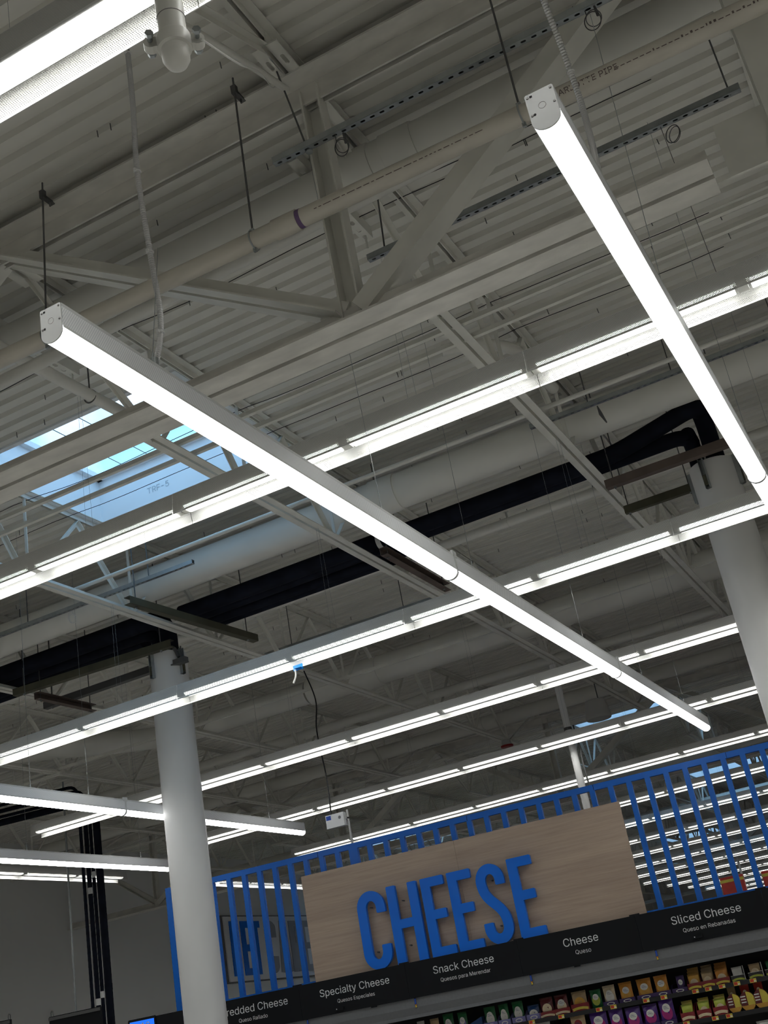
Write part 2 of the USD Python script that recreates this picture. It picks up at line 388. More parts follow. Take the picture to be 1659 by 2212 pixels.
copy(gl, 'joist_girder', 'white joist girder meeting the grey left wall behind the black riser pipes', (0, 22.6, 3.443))
copy(gl, 'joist_girder', 'white joist girder, third from the camera, far behind the cheese sign', (0, 40.15, 3.443))
copy(gl, 'joist_girder', 'white joist girder, fourth from the camera, far behind the cheese sign', (0, 57.7, 3.443))
def steel_column(y, lab):
    c = thing('steel_column', lab, 'column', (.36, y, -EYE))
    H = EYE + DECK - .02
    part('shaft', bar((0, 0, 0), (0, 0, H), union_all([rect(.012, .30), rect(.32, .018, 0, .15), rect(.32, .018, 0, -.15)]), (1, 0, 0)), 'steel_paint', c)
    part('gusset_plate', box(-.40, -.15, -.03, -.012, H - 1.93, H - 1.62), 'steel_paint', c)
    part('base_plate', box(-.22, .22, -.22, .22, 0, .03), 'steel_paint', c)
steel_column(5.05, 'white steel H column at the end of the near joist girder')
for y in (22.6, 40.15, 57.7): steel_column(y, f'white steel H column carrying the far joist girder')

# horizontal bridging bars through the joists
for y, z, w_ in ((6.95, 4.45, 'nearer'), (7.17, 4.45, 'farther')):
    single('bridging_bar', bar((-12.0, y, z), (.2, y, z), L(.035, .035, .005), (0, 1, 0)), 'steel_paint', f'thin white bridging angle under the near skylight, the {w_} of the pair', 'bridging bar', 'pair of bridging bars under the near skylight')
for y, z, k in ((14.0, 4.46, 0), (20.6, 4.46, 1), (28.6, 4.46, 2)):
    single('bridging_bar', bar((X0 + .1, y, z), (.2, y, z), L(.04, .04, .005), (0, 1, 0)), 'steel_paint', ['thin white bridging angle tying the joists beyond the black pipes', 'thin white bridging angle tying the joists just before the second girder', 'thin white bridging angle tying the joists beyond the second girder'][k], 'bridging bar')


# ================================================================ ceiling strip lights (perforated reflectors)
def strip_parts(t, n_wire=True):
    """Eight-foot fixture along x, centred; bottom lips at z = 0."""
    Lh = 1.218
    for s in (-1, 1):
        part('perforated_side', bar((-Lh, s * .107, .012), (Lh, s * .107, .012), Polygon([(0, 0), (.0012, 0), (-.0208, .138), (-.022, .138)]), (0, s, 0), (0, 0, 1)), 'perforated', t)
        part('lip', box(-Lh, Lh, *sorted((s * .1045, s * .1085)), 0, .012), 'fixture_white', t)
    part('top_channel', cat(box(-Lh, Lh, -.086, .086, .148, .152), box(-Lh, Lh, -.03, .03, .085, .148)), 'fixture_white', t)
    for c in (-.61, .61):
        pr = Polygon([(-.05, .066), (-.05, .058), (-.040, .048), (-.02, .044), (.02, .044), (.040, .048), (.05, .058), (.05, .066)])
        part('lamp', bar((c - .565, 0, 0), (c + .565, 0, 0), pr, (0, 1, 0), (0, 0, 1)), 'strip_glow', t)
        part('lamp_tray', box(c - .565, c + .565, -.052, .052, .0665, .090), 'fixture_white', t)
    for c in (-1.195, 0, 1.195):
        w = .028 if c == 0 else .022
        part('lamp_socket', box(c - w, c + w, -.042, .042, .05, .112), 'socket_plastic', t)
    for c in (.45, .51):
        part('hanger_wire', cyl((c, 0, .152), (.48 + (c - .48) * .4, 0, 4.42 - ZR), .0011, 4), 'galvanised', t)
strip0 = None
RN = NTH
for k in range(-3, 20):
    y = ROW0 + ROWP * k + (.35 if k > 5 else 0)
    xs = [-11.16 + 2.44 * (i + .5) for i in range(10 if k < 2 else 7 if k < 9 else 5)]  # extra fixtures out of view in the near rows, added to brighten the deck
    for i, x in enumerate(xs):
        if k > 9 and x > -2.5: continue
        if k < 0 or (k == 0 and abs(x) > 12):
            lab, g = 'perforated white strip light in the rows behind the camera', 'strip lights behind the camera'
        elif k <= 6:
            lab, g = f'perforated white strip light, {NTH[i]} from the wall end of the {NTH[k]} lamp row', f'strip lights of the {NTH[k]} lamp row'
        else:
            lab, g = f'white strip light, {NTH[i]} from the wall end of the {NTH[k]} lamp row behind the slats', 'far strip lights behind the blue slats'
        if strip0 is None:
            strip0 = thing('strip_light', lab, 'ceiling light', (x, y, ZR), 0, g); strip_parts(strip0)
        else: copy(strip0, 'strip_light', lab, (x, y, ZR), 0, g)
for i, y in enumerate((6.2, 8.64, 11.08, 13.52, 15.96, 21.2, 23.64, 26.08, 28.52, 30.96)):
    copy(strip0, 'strip_light', f'perforated strip light along the grey wall, {NTH[i]} of its line', (-13.4, y, ZR), math.pi / 2, 'strip lights along the grey wall')
    single('mounting_channel', box(-14.5, -11.9, y + .45, y + .51, 4.385, 4.42), 'steel_paint', f'short white channel carrying the {NTH[i]} strip light along the grey wall', 'channel', 'channels over the wall side strip lights')
tape = thing('blue_tape', 'scrap of blue tape hanging on the lamp socket of the third lamp row', 'tape', (-5.06, 9.19, 3.2))
part('tape', cat(box(-.05, .05, .10, .112, -.02, .03), box(-.02, .05, .06, .11, -.012, .0)), 'blue_tape', tape)
part('loose_end', tube(curve([(-.03, .1, -.01), (-.035, .1, -.07), (-.07, .1, -.13)], 6), .008, 5), 'white_tape', tape)

# ================================================================ linear pendant lights
ZP = 2.67
def pendant(xc, y0, nmod, label, wires, cap_detail):
    t = thing('pendant_light', label, 'pendant light', (xc, y0, ZP), 0, 'linear pendant lights')
    ML = 3.652
    hw = .049
    lens = Polygon([(-hw + .003, -.100), (-hw + .003, -.118)] + [(-hw + .003 + .046 - .046 * math.cos(a), -.118 - .037 * math.sin(a)) for a in np.linspace(0.1, math.pi - .1, 15)] + [(hw - .003, -.118), (hw - .003, -.100)])
    cap = Polygon([(-hw, -.004), (-hw + .004, 0), (hw - .004, 0), (hw, -.004), (hw, -.116)] + [(hw * math.cos(a), -.116 - .041 * math.sin(a)) for a in np.linspace(.08, math.pi - .08, 17)] + [(-hw, -.116)])
    for k in range(nmod):
        a, b = k * ML + .004, (k + 1) * ML - .004
        part('housing', cat(box(-hw + .0006, hw - .0006, a, b, -.0985, -.014)), 'pendant_side', t)
        part('top_rail', box(-hw, hw, a, b, -.014, 0), 'cap_paint', t)
        part('lens', bar((0, a, 0), (0, b, 0), lens, (1, 0, 0), (0, 0, 1)), 'pendant_glow', t)
        part('lens_trim', cat(*[box(*sorted((s * (hw - .001), s * (hw + .0015))), a, b, -.108, -.0985) for s in (-1, 1)]), 'cap_paint', t)
    for k in range(1, nmod):
        y = k * ML
        band = cap.buffer(.003).difference(cap.buffer(-.0005))
        part('joint_band', prism(band, (0, y - .012, 0), (1, 0, 0), (0, 0, 1), (0, 1, 0), .024), 'cap_paint', t)
        part('joint_tab', box(-.012 + hw, .004 + hw, y - .03, y + .03, -.02, .022), 'cap_paint', t)
    for y, d in ((-.004, -1), (nmod * ML, 1)):
        e = part('end_cap', prism(cap, (0, y, 0), (1, 0, 0), (0, 0, 1), (0, 1, 0), .005), 'cap_paint', t)
        if d < 0 and cap_detail:
            part('knockout', ring((0, y - .0002, -.063), (0, 1, 0), .0125, .0007, 28, 6), 'screw', e)
            for sx, sz in ((-.040, -.014), (.040, -.012), (-.040, -.088), (.041, -.070)):
                part('screw', lathe([(0, .003), (.003, .003), (.0045, .001), (.0045, 0)], (0, 0, 0), 12) if False else tube([(sx, y + .001, sz), (sx, y - .002, sz), (sx, y - .0035, sz)], [.0045, .0045, .002], 12), 'screw', e)
            part('hole', tube([(-.031, y + .002, -.087), (-.031, y - .0006, -.087)], .0048, 14), 'hole_black', e)
            part('slot', box(-.033, -.024, y - .0006, y + .001, -.017, -.009), 'hole_black', e)
    for (wy, tx, ty, tz) in wires:
        a, b = A((0, wy - y0, 0)), A((tx - xc, ty - y0, tz - ZP))
        w = part('suspension_cable', tube([a, b], .0016, 5), 'galvanised', t)
        part('gripper', tube([a, a + unit(b - a) * .03, a + unit(b - a) * .035, a + unit(b - a) * .09], [.007, .007, .004, .003], 8), 'galvanised', w)
        part('hook', ring(a + A([0, 0, .012]), (1, 0, 0), .012, .002, 14, 6), 'galvanised', w)
    return t
pendant(-2.419, 2.956, 3, 'long pendant light crossing the whole picture from upper left to lower right', [(3.57, -2.35, 3.62, 3.3), (5.71, -2.40, 5.58, DECK), (7.05, -2.40, 7.05, DECK), (9.44, -2.40, 9.44, DECK), (11.3, -2.40, 11.3, DECK), (13.03, -2.40, 13.03, DECK)], True)
pendant(-.483, 3.07, 3, 'large bright pendant light ending high beside the flexible silver conduit', [(4.84, -.40, 4.838, 4.53), (7.0, -.44, 6.9, DECK), (9.3, -.44, 9.3, DECK), (12.8, -.44, 12.8, DECK)], True)
pendant(-7.735, 2.70, 3, 'pendant light running in front of the round white column', [(8.66, -7.74, 8.66, DECK), (9.49, -7.74, 9.49, DECK), (10.8, -7.74, 10.8, DECK), (12.89, -7.74, 12.89, DECK)], False)
pendant(-9.885, 2.70, 3, 'lowest pendant light at the wall side ending behind the round column', [(10.95, -9.88, 10.95, DECK), (13.09, -9.88, 13.09, DECK)], False)

# ================================================================ flexible conduits feeding the pendants
def flex(label, pts, ties, top):
    t = thing('flexible_conduit', label, 'conduit', pts[-1], 0, 'flexible conduits feeding the pendant lights')
    o = A(pts[-1])
    c = curve(A(pts) - o, 40)
    s = np.concatenate([[0], np.cumsum(np.linalg.norm(np.diff(c, axis=0), axis=1))])
    n = int(s[-1] / .0062)
    q = np.column_stack([np.interp(np.linspace(0, s[-1], n), s, c[:, k]) for k in range(3)])
    part('corrugated_hose', tube(q, np.where(np.arange(n) % 2 == 0, .0140, .0102), 12), 'flex_metal', t)
    for z in ties:
        k = int(np.argmin(abs(q[:, 2] + o[2] - z)))
        part('cable_tie', cat(ring(q[k], q[min(k + 1, n - 1)] - q[k], .0145, .004, 16, 6), shift(box(-.006, .006, -.024, -.012, -.007, .007), q[k])), 'white_tape', t)
    part('connector', cyl((0, 0, -.004), (0, 0, .045), .017, 14), 'galvanised', t)
    if top: part('cord', tube(curve(A(top) - o, 10), .010, 8), 'black_cord', t)
flex('silver flexible conduit dropping to the long crossing pendant, tied with white straps', [(-2.42, 3.668, 4.53), (-2.42, 3.66, 4.2), (-2.43, 3.648, 3.79), (-2.425, 3.668, 3.34), (-2.41, 3.668, 3.05), (-2.41, 3.655, 2.90), (-2.42, 3.60, 2.70)], [4.53, 3.79, 3.34, 2.9], [(-2.42, 3.668, 4.53), (-2.42, 3.66, 4.8), (-2.42, 3.64, 5.1), (-2.42, 3.62, DECK)])
flex('silver flexible conduit with a white strap feeding the bright upper pendant', [(-.46, 3.80, DECK), (-.47, 3.80, 4.4), (-.48, 3.862, 3.82), (-.478, 3.94, 3.62), (-.478, 3.995, 3.48), (-.478, 4.01, 3.29), (-.478, 3.93, 3.0), (-.48, 3.80, 2.70)], [3.49], None)

# ================================================================ pipes and ducts under the deck
def pipe(name, label, cat_, p, q, r, m='duct_paint', group=None, joints=(), n=24):
    """A straight round pipe with coupling sleeves at the given fractions."""
    p, q = A(p), A(q)
    t = thing(name, label, cat_, tuple(p), 0, group)
    part('tube', cyl((0, 0, 0), q - p, r, n), m, t, smooth=40)
    w = unit(q - p)
    for f in joints:
        c = (q - p) * f
        part('coupling', tube([c - w * r * .8, c - w * r * .78, c + w * r * .78, c + w * r * .8], [r * 1.01, r * 1.07, r * 1.07, r * 1.01], n), m, t, smooth=40)
    return t
pipe('duct', 'large round white duct running just behind the near girder', 'duct', (-12.5, 5.75, 5.045), (6.0, 5.75, 5.045), .142, joints=(.56, .577))
drain = pipe('drain_pipe', 'off-white plastic drain pipe with printed lettering and purple primer', 'pipe', (-12.0, 4.75, 4.24), (5.0, 4.75, 3.93), .052, 'pvc')
for xa, xb, rr, m in ((-2.32, -2.17, .060, 'pvc'), (-2.17, -2.145, .0535, 'purple_primer')):
    f = lambda x: (x + 12.0, 0, -(x + 12.0) / 17.0 * .31)
    part('coupling' if rr > .055 else 'primer_ring', cyl(f(xa), f(xb), rr, 24), m, drain, smooth=40)
tm = meshkit.text_mesh('CHARLOTTE PIPE', .030, .0008); v = A(tm.vertices)
ph = math.radians(12)     # lettering sits on the side that faces the aisle
def on_pipe(vx, vy, vz, x0):
    x = x0 + vx; zc = -(x + 12.0) / 17.0 * .31
    a = -math.pi / 2 + (vy - .013) / .052 - math.radians(20)
    rr = .0522 + vz
    return np.column_stack([x + 12.0, rr * np.sin(a), zc + rr * np.cos(a) * 1.0 - 0.0])
part('print', (on_pipe(v[:, 0] * 1.05, -v[:, 1] * -1, v[:, 2], -.715), np.array(tm.faces)), 'ink', drain)
dash = []
rd = random.Random(5)
x = -.36
while x < .36:
    w = .006 + .02 * rd.random(); b = box(0, w, .006, .010 if w > .014 else .018, 0, .0008); vv = b[0]
    dash.append((on_pipe(vv[:, 0], vv[:, 1], vv[:, 2], x), b[1])); x += w + .010
x = -2.05
while x < -1.1:
    w = .008 + .04 * rd.random(); b = box(0, w, .010, .014, 0, .0008); vv = b[0]
    dash.append((on_pipe(vv[:, 0], vv[:, 1], vv[:, 2], x), b[1])); x += w + .012
part('print_line', cat(*dash), 'ink', drain, kind='stuff')
pipe('branch_pipe', 'slim white pipe just below and behind the printed drain pipe', 'pipe', (-12, 5.40, 4.30), (.16, 5.40, 4.60), .045, joints=(.3, .93))
pipe('duct', 'wide round white duct beyond the second lamp row, above the joists', 'duct', (-14, 9.9, 4.83), (9, 9.9, 4.83), .18, joints=(.2, .43, .65))
pipe('conduit', 'thin bright conduit along the ceiling just before the wide white duct', 'conduit', (-7.2, 8.82, 4.55), (2.0, 8.82, 4.55), .021, 'duct_paint', joints=(.17, .19))
sp = pipe('sprinkler_pipe', 'white sprinkler pipe just beyond the black insulated pipes', 'pipe', (-12, 11.72, 4.88), (6, 11.72, 4.88), .055, joints=(.47, .8))
for x in (-3.5, -5.95): part('sprinkler_head', cat(cyl((x + 12, 0, 0), (x + 12, 0, .13), .012, 8), cyl((x + 12, 0, .125), (x + 12, 0, .13), .03, 10)), 'socket_plastic', sp)
pipe('duct', 'large white duct beyond the third lamp row', 'duct', (-8.2, 15.35, 4.86), (9, 15.35, 4.86), .21, joints=(.06, .4, .7))
pipe('conduit', 'white pipe above the joists just beyond the third lamp row duct', 'pipe', (-15, 17.3, 4.8), (9, 17.3, 4.8), .07, joints=(.5,))
pipe('duct', 'grey white duct before the second girder', 'duct', (-19, 20.3, 4.85), (4, 20.3, 4.85), .12, joints=(.25, .5))
pipe('duct', 'bright white duct just above the blue slat fence', 'duct', (-19, 28.3, 4.72), (6, 28.3, 4.72), .17, joints=(.45, .58, .7))
for k, y in enumerate((33.0, 37.5, 43.0, 49.0, 55.0)):
    pipe('duct', f'far white duct seen through the blue slats, {NTH[k]} of five going back', 'duct', (-19, y, 4.7), (0, y, 4.7), .14 + .03 * (k % 2))
yp = pipe('branch_pipe', 'white pipe running away under the girder near the skylight', 'pipe', (-4.86, 4.80, 4.72), (-4.80, 7.0, 4.72), .047)
part('hanger', cat(ring((.03, 1.48, 0), (0, 1, 0), .052, .006, 20, 6), cyl((.03, 1.48, .05), (.03, 1.48, .6), .006, 6)), 'dark_steel', yp)
el = thing('branch_pipe', 'white elbowed pipe dropping beyond the bright second lamp row', 'pipe', (-2.1, 8.5, 4.95))
part('tube', tube(curve([(-.55, -.35, .1), (-.25, -.2, .1), (-.05, .0, .06), (.0, .25, -.02), (.02, .55, -.03), (.03, .75, -.03)], 8), .05, 16), 'duct_paint', el, smooth=40)
part('coupling', tube([(.012, .38, -.03), (.016, .46, -.03)], .06, 16), 'duct_paint', el)
# capped riser pipe close to the camera
rp = thing('riser_pipe', 'white capped riser pipe with a bolted grooved coupling', 'pipe', (-1.292, 2.2, 2.60))
part('tube', cyl((0, 0, .05), (0, 0, DECK - 2.6), .0405, 28), 'duct_paint', rp, smooth=40)
cp = part('coupling', lathe([(.0405, .030), (.049, .033), (.051, .042), (.051, .070), (.049, .079), (.0405, .082)], (0, 0, 0), 32), 'duct_paint', rp, smooth=40)
LU = math.radians(30.5)
for q in (-1, 1):
    lug = cat(shift(cyl((0, -.014, 0), (0, .014, 0), .021, 14), (q * .066, 0, .056)), box(*sorted((q * .042, q * .072)), -.014, .014, .038, .075))
    part('bolt_lug', spin(lug, LU, (0, 0, 0)), 'duct_paint', cp)
    part('bolt', spin(cat(cyl((q * .067, -.040, .058), (q * .067, .040, .058), .007, 8), cyl((q * .067, -.046, .058), (q * .067, -.034, .058), .0125, 6), cyl((q * .067, .030, .058), (q * .067, .040, .058), .0125, 6)), LU, (0, 0, 0)), 'galvanised', cp)
part('groove', ring((0, 0, .15), (0, 0, 1), .0405, .0016, 28, 5), 'screw', rp)
part('end_cap', lathe([(0, -.034), (.018, -.032), (.031, -.024), (.0395, -.006), (.0405, .012), (.0405, .04)], (0, 0, 0), 28), 'duct_paint', rp, smooth=40)
single('branch_pipe', tube(curve([(-2.29, 4.0, 4.93), (-2.25, 4.2, 4.96), (-2.18, 4.62, 5.02), (-2.15, 4.86, 5.06)], 6), .021, 12), 'duct_paint', 'slim painted pipe slanting between the riser cap and the joist seat', 'pipe', smooth=40)
single('cord', tube(curve([(-1.21, 2.21, 2.63), (-1.35, 2.7, 3.02), (-1.75, 3.7, 4.02), (-2.12, 4.6, 4.86), (-2.20, 4.86, 5.13)], 8), .0035, 6), 'socket_plastic', 'thin pale cord sagging from the riser cap to the girder', 'cord')

for k, (y, z, sag, lab) in enumerate([(6.30, 5.27, .02, 'thin cable stapled along the deck above the crossing pendant'), (6.42, 5.28, .03, 'second thin cable along the deck above the crossing pendant'), (8.05, 5.25, .05, 'thin cable along the deck near the skylight'), (8.62, 5.26, .04, 'thin cable along the deck before the wide white duct'), (12.9, 5.2, .06, 'thin cable along the deck beyond the sprinkler pipe')]):
    single('cable', tube([(x, y + .02 * math.sin(3 * x + k), z - sag * abs(math.sin(math.pi * (x + 2.14) / 2.46))) for x in np.arange(-9.0, 0.0, .3)], .003, 6), 'black_cord' if k != 4 else 'socket_plastic', lab, 'cable')
# rods that carry the drain pipe from the girder's top chord
for k, x in enumerate((-3.93, -2.46, -.86)):
    zc = 4.24 - (x + 12.0) / 17.0 * .31
    t = thing('hanger_rod', ['threaded rod carrying the drain pipe above the crossing pendant', 'threaded rod carrying the drain pipe beside the purple primer', 'threaded rod carrying the drain pipe beside the upper pendant'][k], 'pipe hanger', (x, 4.75, zc), 0, 'rods carrying the drain pipe')
    part('rod', cyl((0, 0, .055), (0, .06, 5.30 - zc), .006, 6), 'dark_steel', t)
    part('ring_clamp', cat(ring((0, 0, 0), (1, 0, 0), .0555, .005, 26, 6), box(-.012, .012, -.012, .012, .05, .075), box(-.010, .010, -.008, .008, -.075, -.052)), 'galvanised', t)
    part('beam_clamp', cat(box(-.016, .016, .05, .15, 5.20 - zc - .022, 5.20 - zc - .006), box(-.016, .016, .04, .07, 5.20 - zc - .03, 5.20 - zc + .03), cyl((0, .12, 5.2 - zc - .05), (0, .12, 5.2 - zc - .01), .006, 8)), 'dark_steel', t)
# slotted channels
def strut(label, p, q, pitch=.0508, m='galvanised', group=None):
    p, q = A(p), A(q); w = unit(q - p); Ln = np.linalg.norm(q - p)
    t = thing('slotted_channel', label, 'channel', tuple(p), 0, group)
    pl = sbox(0, -.0205, Ln, .0205)
    n = int((Ln - .04) / pitch)
    pl = pl.difference(union_all([LineString([(.03 + pitch * k, 0), (.045 + pitch * k, 0)]).buffer(.0072, 4) for k in range(n)]))
    s = np.cross([0, 0, 1.0], w)
    part('slotted_web', prism(pl, (0, 0, 0), w, s, (0, 0, 1), .0028), m, t)
    part('added_top_plate', bar((0, 0, .0405), w * Ln + A([0, 0, .0405]), rect(.041, .002), s, (0, 0, 1)), m, t)  # solid plate added to keep the inside dark behind the slots
    for sg in (-1, 1):
        part('flange', bar(s * sg * .0192, w * Ln + s * sg * .0192, rect(.0028, .041, 0, .0205), s, (0, 0, 1)), m, t)
    return t
st = strut('long slotted steel channel passing in front of the girder webs', (-2.30, 4.835, 4.565), (.60, 4.835, 4.525), .06)
part('hanger_rod', cyl((.22, .0, .0), (.10, .0, .76), .0055, 6), 'dark_steel', st)
part('nut_plate', cat(cyl((.22, .02, -.012), (.22, .02, .0), .022, 14)), 'galvanised', st)
for (x, zz) in ((.42, 0), (1.9, 0)):
    part('wire_coil', cat(ring((x, .01, -.10), (.3, 1, .5), .045, .003, 22, 5), ring((x + .01, .0, -.095), (.2, 1, .8), .04, .0025, 22, 5), cyl((x - .02, 0, -.06), (x - .02, 0, .0), .003, 5)), 'dark_steel', st)
    part('wire_gripper', tube([(x + .03, 0, -.02), (x + .035, 0, -.09)], [.006, .009], 8), 'dark_steel', st)
s2 = strut('slotted steel channel behind the girder diagonal', (-2.24, 5.84, 4.44), (.16, 5.84, 4.44), .06)
part('wire_coil', cat(ring((1.98, 0, -.08), (.6, 1, .1), .05, .003, 20, 5), ring((1.99, .0, -.09), (.8, 1, .1), .045, .0025, 20, 5)), 'dark_steel', s2)
part('wire', cyl((1.93, 0, 0), (1.96, .02, -1.2), .0016, 5), 'dark_steel', s2)
for x in (.12, 2.34): part('hanger_rod', cyl((x, 0, 0), (x, .14, .88), .0055, 6), 'dark_steel', s2)
s3 = strut('slotted channel above the near black pipes beside the round column', (-9.9, 9.28, 4.58), (-6.05, 9.28, 4.58), .06)
for x in (.9, 2.3): part('wire_coil', cat(ring((x, -.02, -.09), (.4, 1, .2), .06, .003, 22, 5), ring((x + .02, -.02, -.11), (.2, 1, .5), .05, .003, 22, 5)), 'white_tape', s3)
for x in (.3, 1.7, 3.3): part('hanger_rod', cyl((x, 0, 0), (x, 0, .72), .0055, 6), 'dark_steel', s3)
s4 = strut('slotted channel beside the white elbowed pipe', (-2.35, 9.20, 4.60), (.30, 9.20, 4.60), .06)
for x in (.55, 1.3, 2.2): part('hanger_rod', cyl((x, 0, 0), (x, 0, .70), .0055, 6), 'dark_steel', s4)
part('wire_gripper', tube([(.62, 0, -.02), (.63, 0, -.10), (.66, 0, -.20)], [.005, .016, .006], 8), 'dark_steel', s4)
s5 = strut('slotted channel under the white sprinkler pipe', (-7.3, 12.6, 4.62), (-4.9, 12.6, 4.62), .06)
for x in (.4, 2.0): part('hanger_rod', cyl((x, 0, 0), (x, 0, .70), .0055, 6), 'dark_steel', s5)
for k, x in enumerate((-2.47, -5.17)):
    t = thing('slotted_angle', ['white slotted angle under the deck beside the girder upright', 'white slotted angle under the deck near the skylight'][k], 'bracket', (x, 5.55, 5.20), 0, 'slotted angles under the deck')
    pl = sbox(0, 0, 1.06, .075)
    pl = pl.difference(union_all([LineString([(.12 + .098 * i, .037), (.14 + .098 * i, .037)]).buffer(.015, 6) for i in range(10)]))
    part('slotted_leg', prism(pl, (.0, 0, 0), (0, 1, 0), (-1, 0, 0), (0, 0, 1), .004), 'steel_paint', t)
    part('plain_leg', box(0, .004, 0, 1.06, 0, .10), 'steel_paint', t)
    part('stud', cyl((-.037, 1.02, -.10), (-.037, 1.02, .12), .008, 8), 'steel_paint', t)

# ================================================================ black insulated pipes, trapeze hangers and round pipe columns
def ins(label, pts, r, bend=10, group='insulated black pipes along the ceiling'):
    t = thing('insulated_pipe', label, 'pipe', tuple(pts[0]), 0, group)
    c = curve(A(pts) - A(pts[0]), bend)
    part('insulation', tube(c, r, 16), 'insulation', t, smooth=50)
    for f in (.33, .7):
        k = int(len(c) * f); w = unit(c[k + 1] - c[k])
        part('seam_sleeve', tube([c[k] - w * .05, c[k] + w * .05], r * 1.06, 16), 'insulation', t)
    return t
def bend(pts, rad=.16, n=6):
    """Rounds the corners of a polyline."""
    p = A(pts); o = [p[0]]
    for k in range(1, len(p) - 1):
        a, b = unit(p[k - 1] - p[k]), unit(p[k + 1] - p[k])
        s, e = p[k] + a * rad, p[k] + b * rad
        for t in np.linspace(0, 1, n): o.append((1 - t) ** 2 * s + 2 * t * (1 - t) * p[k] + t * t * e)
    return np.array(o + [p[-1]])
def ins2(label, pts, r, straps=()):
    t = thing('insulated_pipe', label, 'pipe', tuple(pts[0]), 0, 'insulated black pipes along the ceiling')
    c = bend(A(pts) - A(pts[0]))
    part('insulation', tube(c, r, 18), 'insulation', t, smooth=50)
    for x in straps:
        part('tape_band', tube([(x, 0, 0), (x + .05, 0, 0)], r * 1.03, 18), 'white_tape', t, 'white tape band')
    return t
CX1, CX2, CY = -7.417, -1.12, 10.63
ins2('thick black insulated pipe turning down into the second round column', [(-7.0, 10.38, 4.60), (CX2 - .8, 10.38, 4.62), (CX2 + .06, 10.36, 4.80), (CX2 + .06, 10.60, 4.78), (CX2 + .06, 10.60, 4.24)], .085, (2.5,))
ins2('medium black insulated pipe beside the thick one, entering the second round column', [(-7.0, 10.545, 4.585), (CX2 - .12, 10.555, 4.63), (CX2 - .12, 10.70, 4.60), (CX2 - .12, 10.70, 4.24)], .075)
ins2('lower black insulated pipe ending at the joist over the crossing pendant', [(-6.9, 10.715, 4.55), (-4.35, 10.715, 4.55)], .062, (2.35,))
ins2('slim black insulated pipe along the far side of the pipe bundle', [(-6.9, 10.835, 4.54), (-4.45, 10.835, 4.54)], .052, (2.2,))
ins2('thick black insulated pipe coming from the wall side to the first column', [(-13.5, 10.30, 4.60), (CX1 + .09, 10.32, 4.62), (CX1 + .09, 10.56, 4.60), (CX1 + .09, 10.56, 4.24)], .10)
ins2('medium black insulated pipe below it on the wall side', [(-13.5, 10.50, 4.58), (CX1 - .13, 10.52, 4.58), (CX1 - .13, 10.70, 4.56), (CX1 - .13, 10.70, 4.24)], .085)
ins2('slim black insulated pipe along the far edge of the wall side bundle', [(-13.5, 10.67, 4.56), (CX1 - .34, 10.67, 4.56)], .07)
ins2('slimmest black insulated pipe of the wall side bundle', [(-13.5, 10.81, 4.55), (CX1 - .36, 10.81, 4.55)], .06)
def trapeze(label, p, q, m, rods=True, w=.075, up=1.0):
    p, q = A(p), A(q); d = q - p
    t = thing('trapeze_hanger', label, 'pipe hanger', tuple(p), 0, 'trapeze hangers under the black pipes')
    prof = union_all([rect(w, .006, 0, -.038), rect(w, .006, 0, .038), rect(.006, .076, -w / 2, 0)])
    s = unit(np.cross([0, 0, 1.0], d))
    part('channel', bar((0, 0, 0), d, prof, s if np.dot(s, (0, 1, .5)) > 0 else -s, (0, 0, 1)), m, t)
    for f in (.06, .93):
        part('hanger_rod', cyl(d * f + A([0, 0, -.06]), d * f + A([0, 0, up]), .006, 6), 'dark_steel', t)
        part('nut', cyl(d * f + A([0, 0, -.056]), d * f + A([0, 0, -.042]), .014, 6), 'galvanised', t)
    return t
trapeze('brown steel channel across the top of the second round column', (-2.06, 10.30, 4.31), (-.74, 10.30, 4.31), 'rust_primer')
trapeze('dark green steel channel just behind the second round column top', (-2.10, 11.07, 4.31), (-1.38, 11.07, 4.31), 'olive_primer', w=.05)
trapeze('olive steel channel from the first round column to the wall side', (-9.28, 10.22, 4.30), (-7.16, 10.38, 4.30), 'olive_primer')
trapeze('dark steel channel behind the olive one on the wall side', (-9.45, 10.92, 4.30), (-7.65, 10.92, 4.30), 'dark_steel')
trapeze('short brown steel channel crossing under the dark one', (-9.03, 10.3, 4.215), (-9.03, 11.3, 4.215), 'rust_primer')
trapeze('olive steel angle running away beside the joist over the first column', (-6.76, 9.1, 4.37), (-6.62, 11.25, 4.37), 'olive_primer')
trapeze('brown steel channel beside the joist under the crossing pendant', (-4.28, 9.95, 4.30), (-4.28, 11.5, 4.30), 'rust_primer')
def pole(cx, label):
    t = thing('pipe_column', label, 'column', (cx, CY, -EYE), 0, 'round white pipe columns')
    H, r = 4.28 + EYE, .215
    part('shaft', lathe([(r, 0), (r, H - .01), (r - .004, H), (r - .012, H), (r - .014, H - .01), (r - .014, 0)], (0, 0, 0), 64), 'column_white', t, smooth=40)
    part('stub', cyl((0, .03, H - .3), (0, .03, H + .16), .05, 14), 'steel_paint', t)
    for a in (-105, -15, 165):
        c, s = math.cos(math.radians(a)), math.sin(math.radians(a))
        m = cat(box(-.021, .021, -.003, .0, -.16, .14), box(-.021, -.018, 0, .041, -.16, .14), box(.018, .021, 0, .041, -.16, .14))
        v, f = spin(shift(m, (0, .0, 0)), math.radians(a - 90), (c * (r + .001), s * (r + .001), H - .13))
        b = part('strut_bracket', (v, f), 'galvanised', t)
        v, f = spin(cat(box(-.017, .017, .03, .045, -.13, -.03)), math.radians(a - 90), (c * (r + .001), s * (r + .001), H - .13))
        part('clamp', (v, f), 'olive_primer', b)
    return t
p1 = pole(CX1, 'round white pipe column standing between the two low pendants')
pole(CX2, 'round white pipe column under the bright upper pendant')
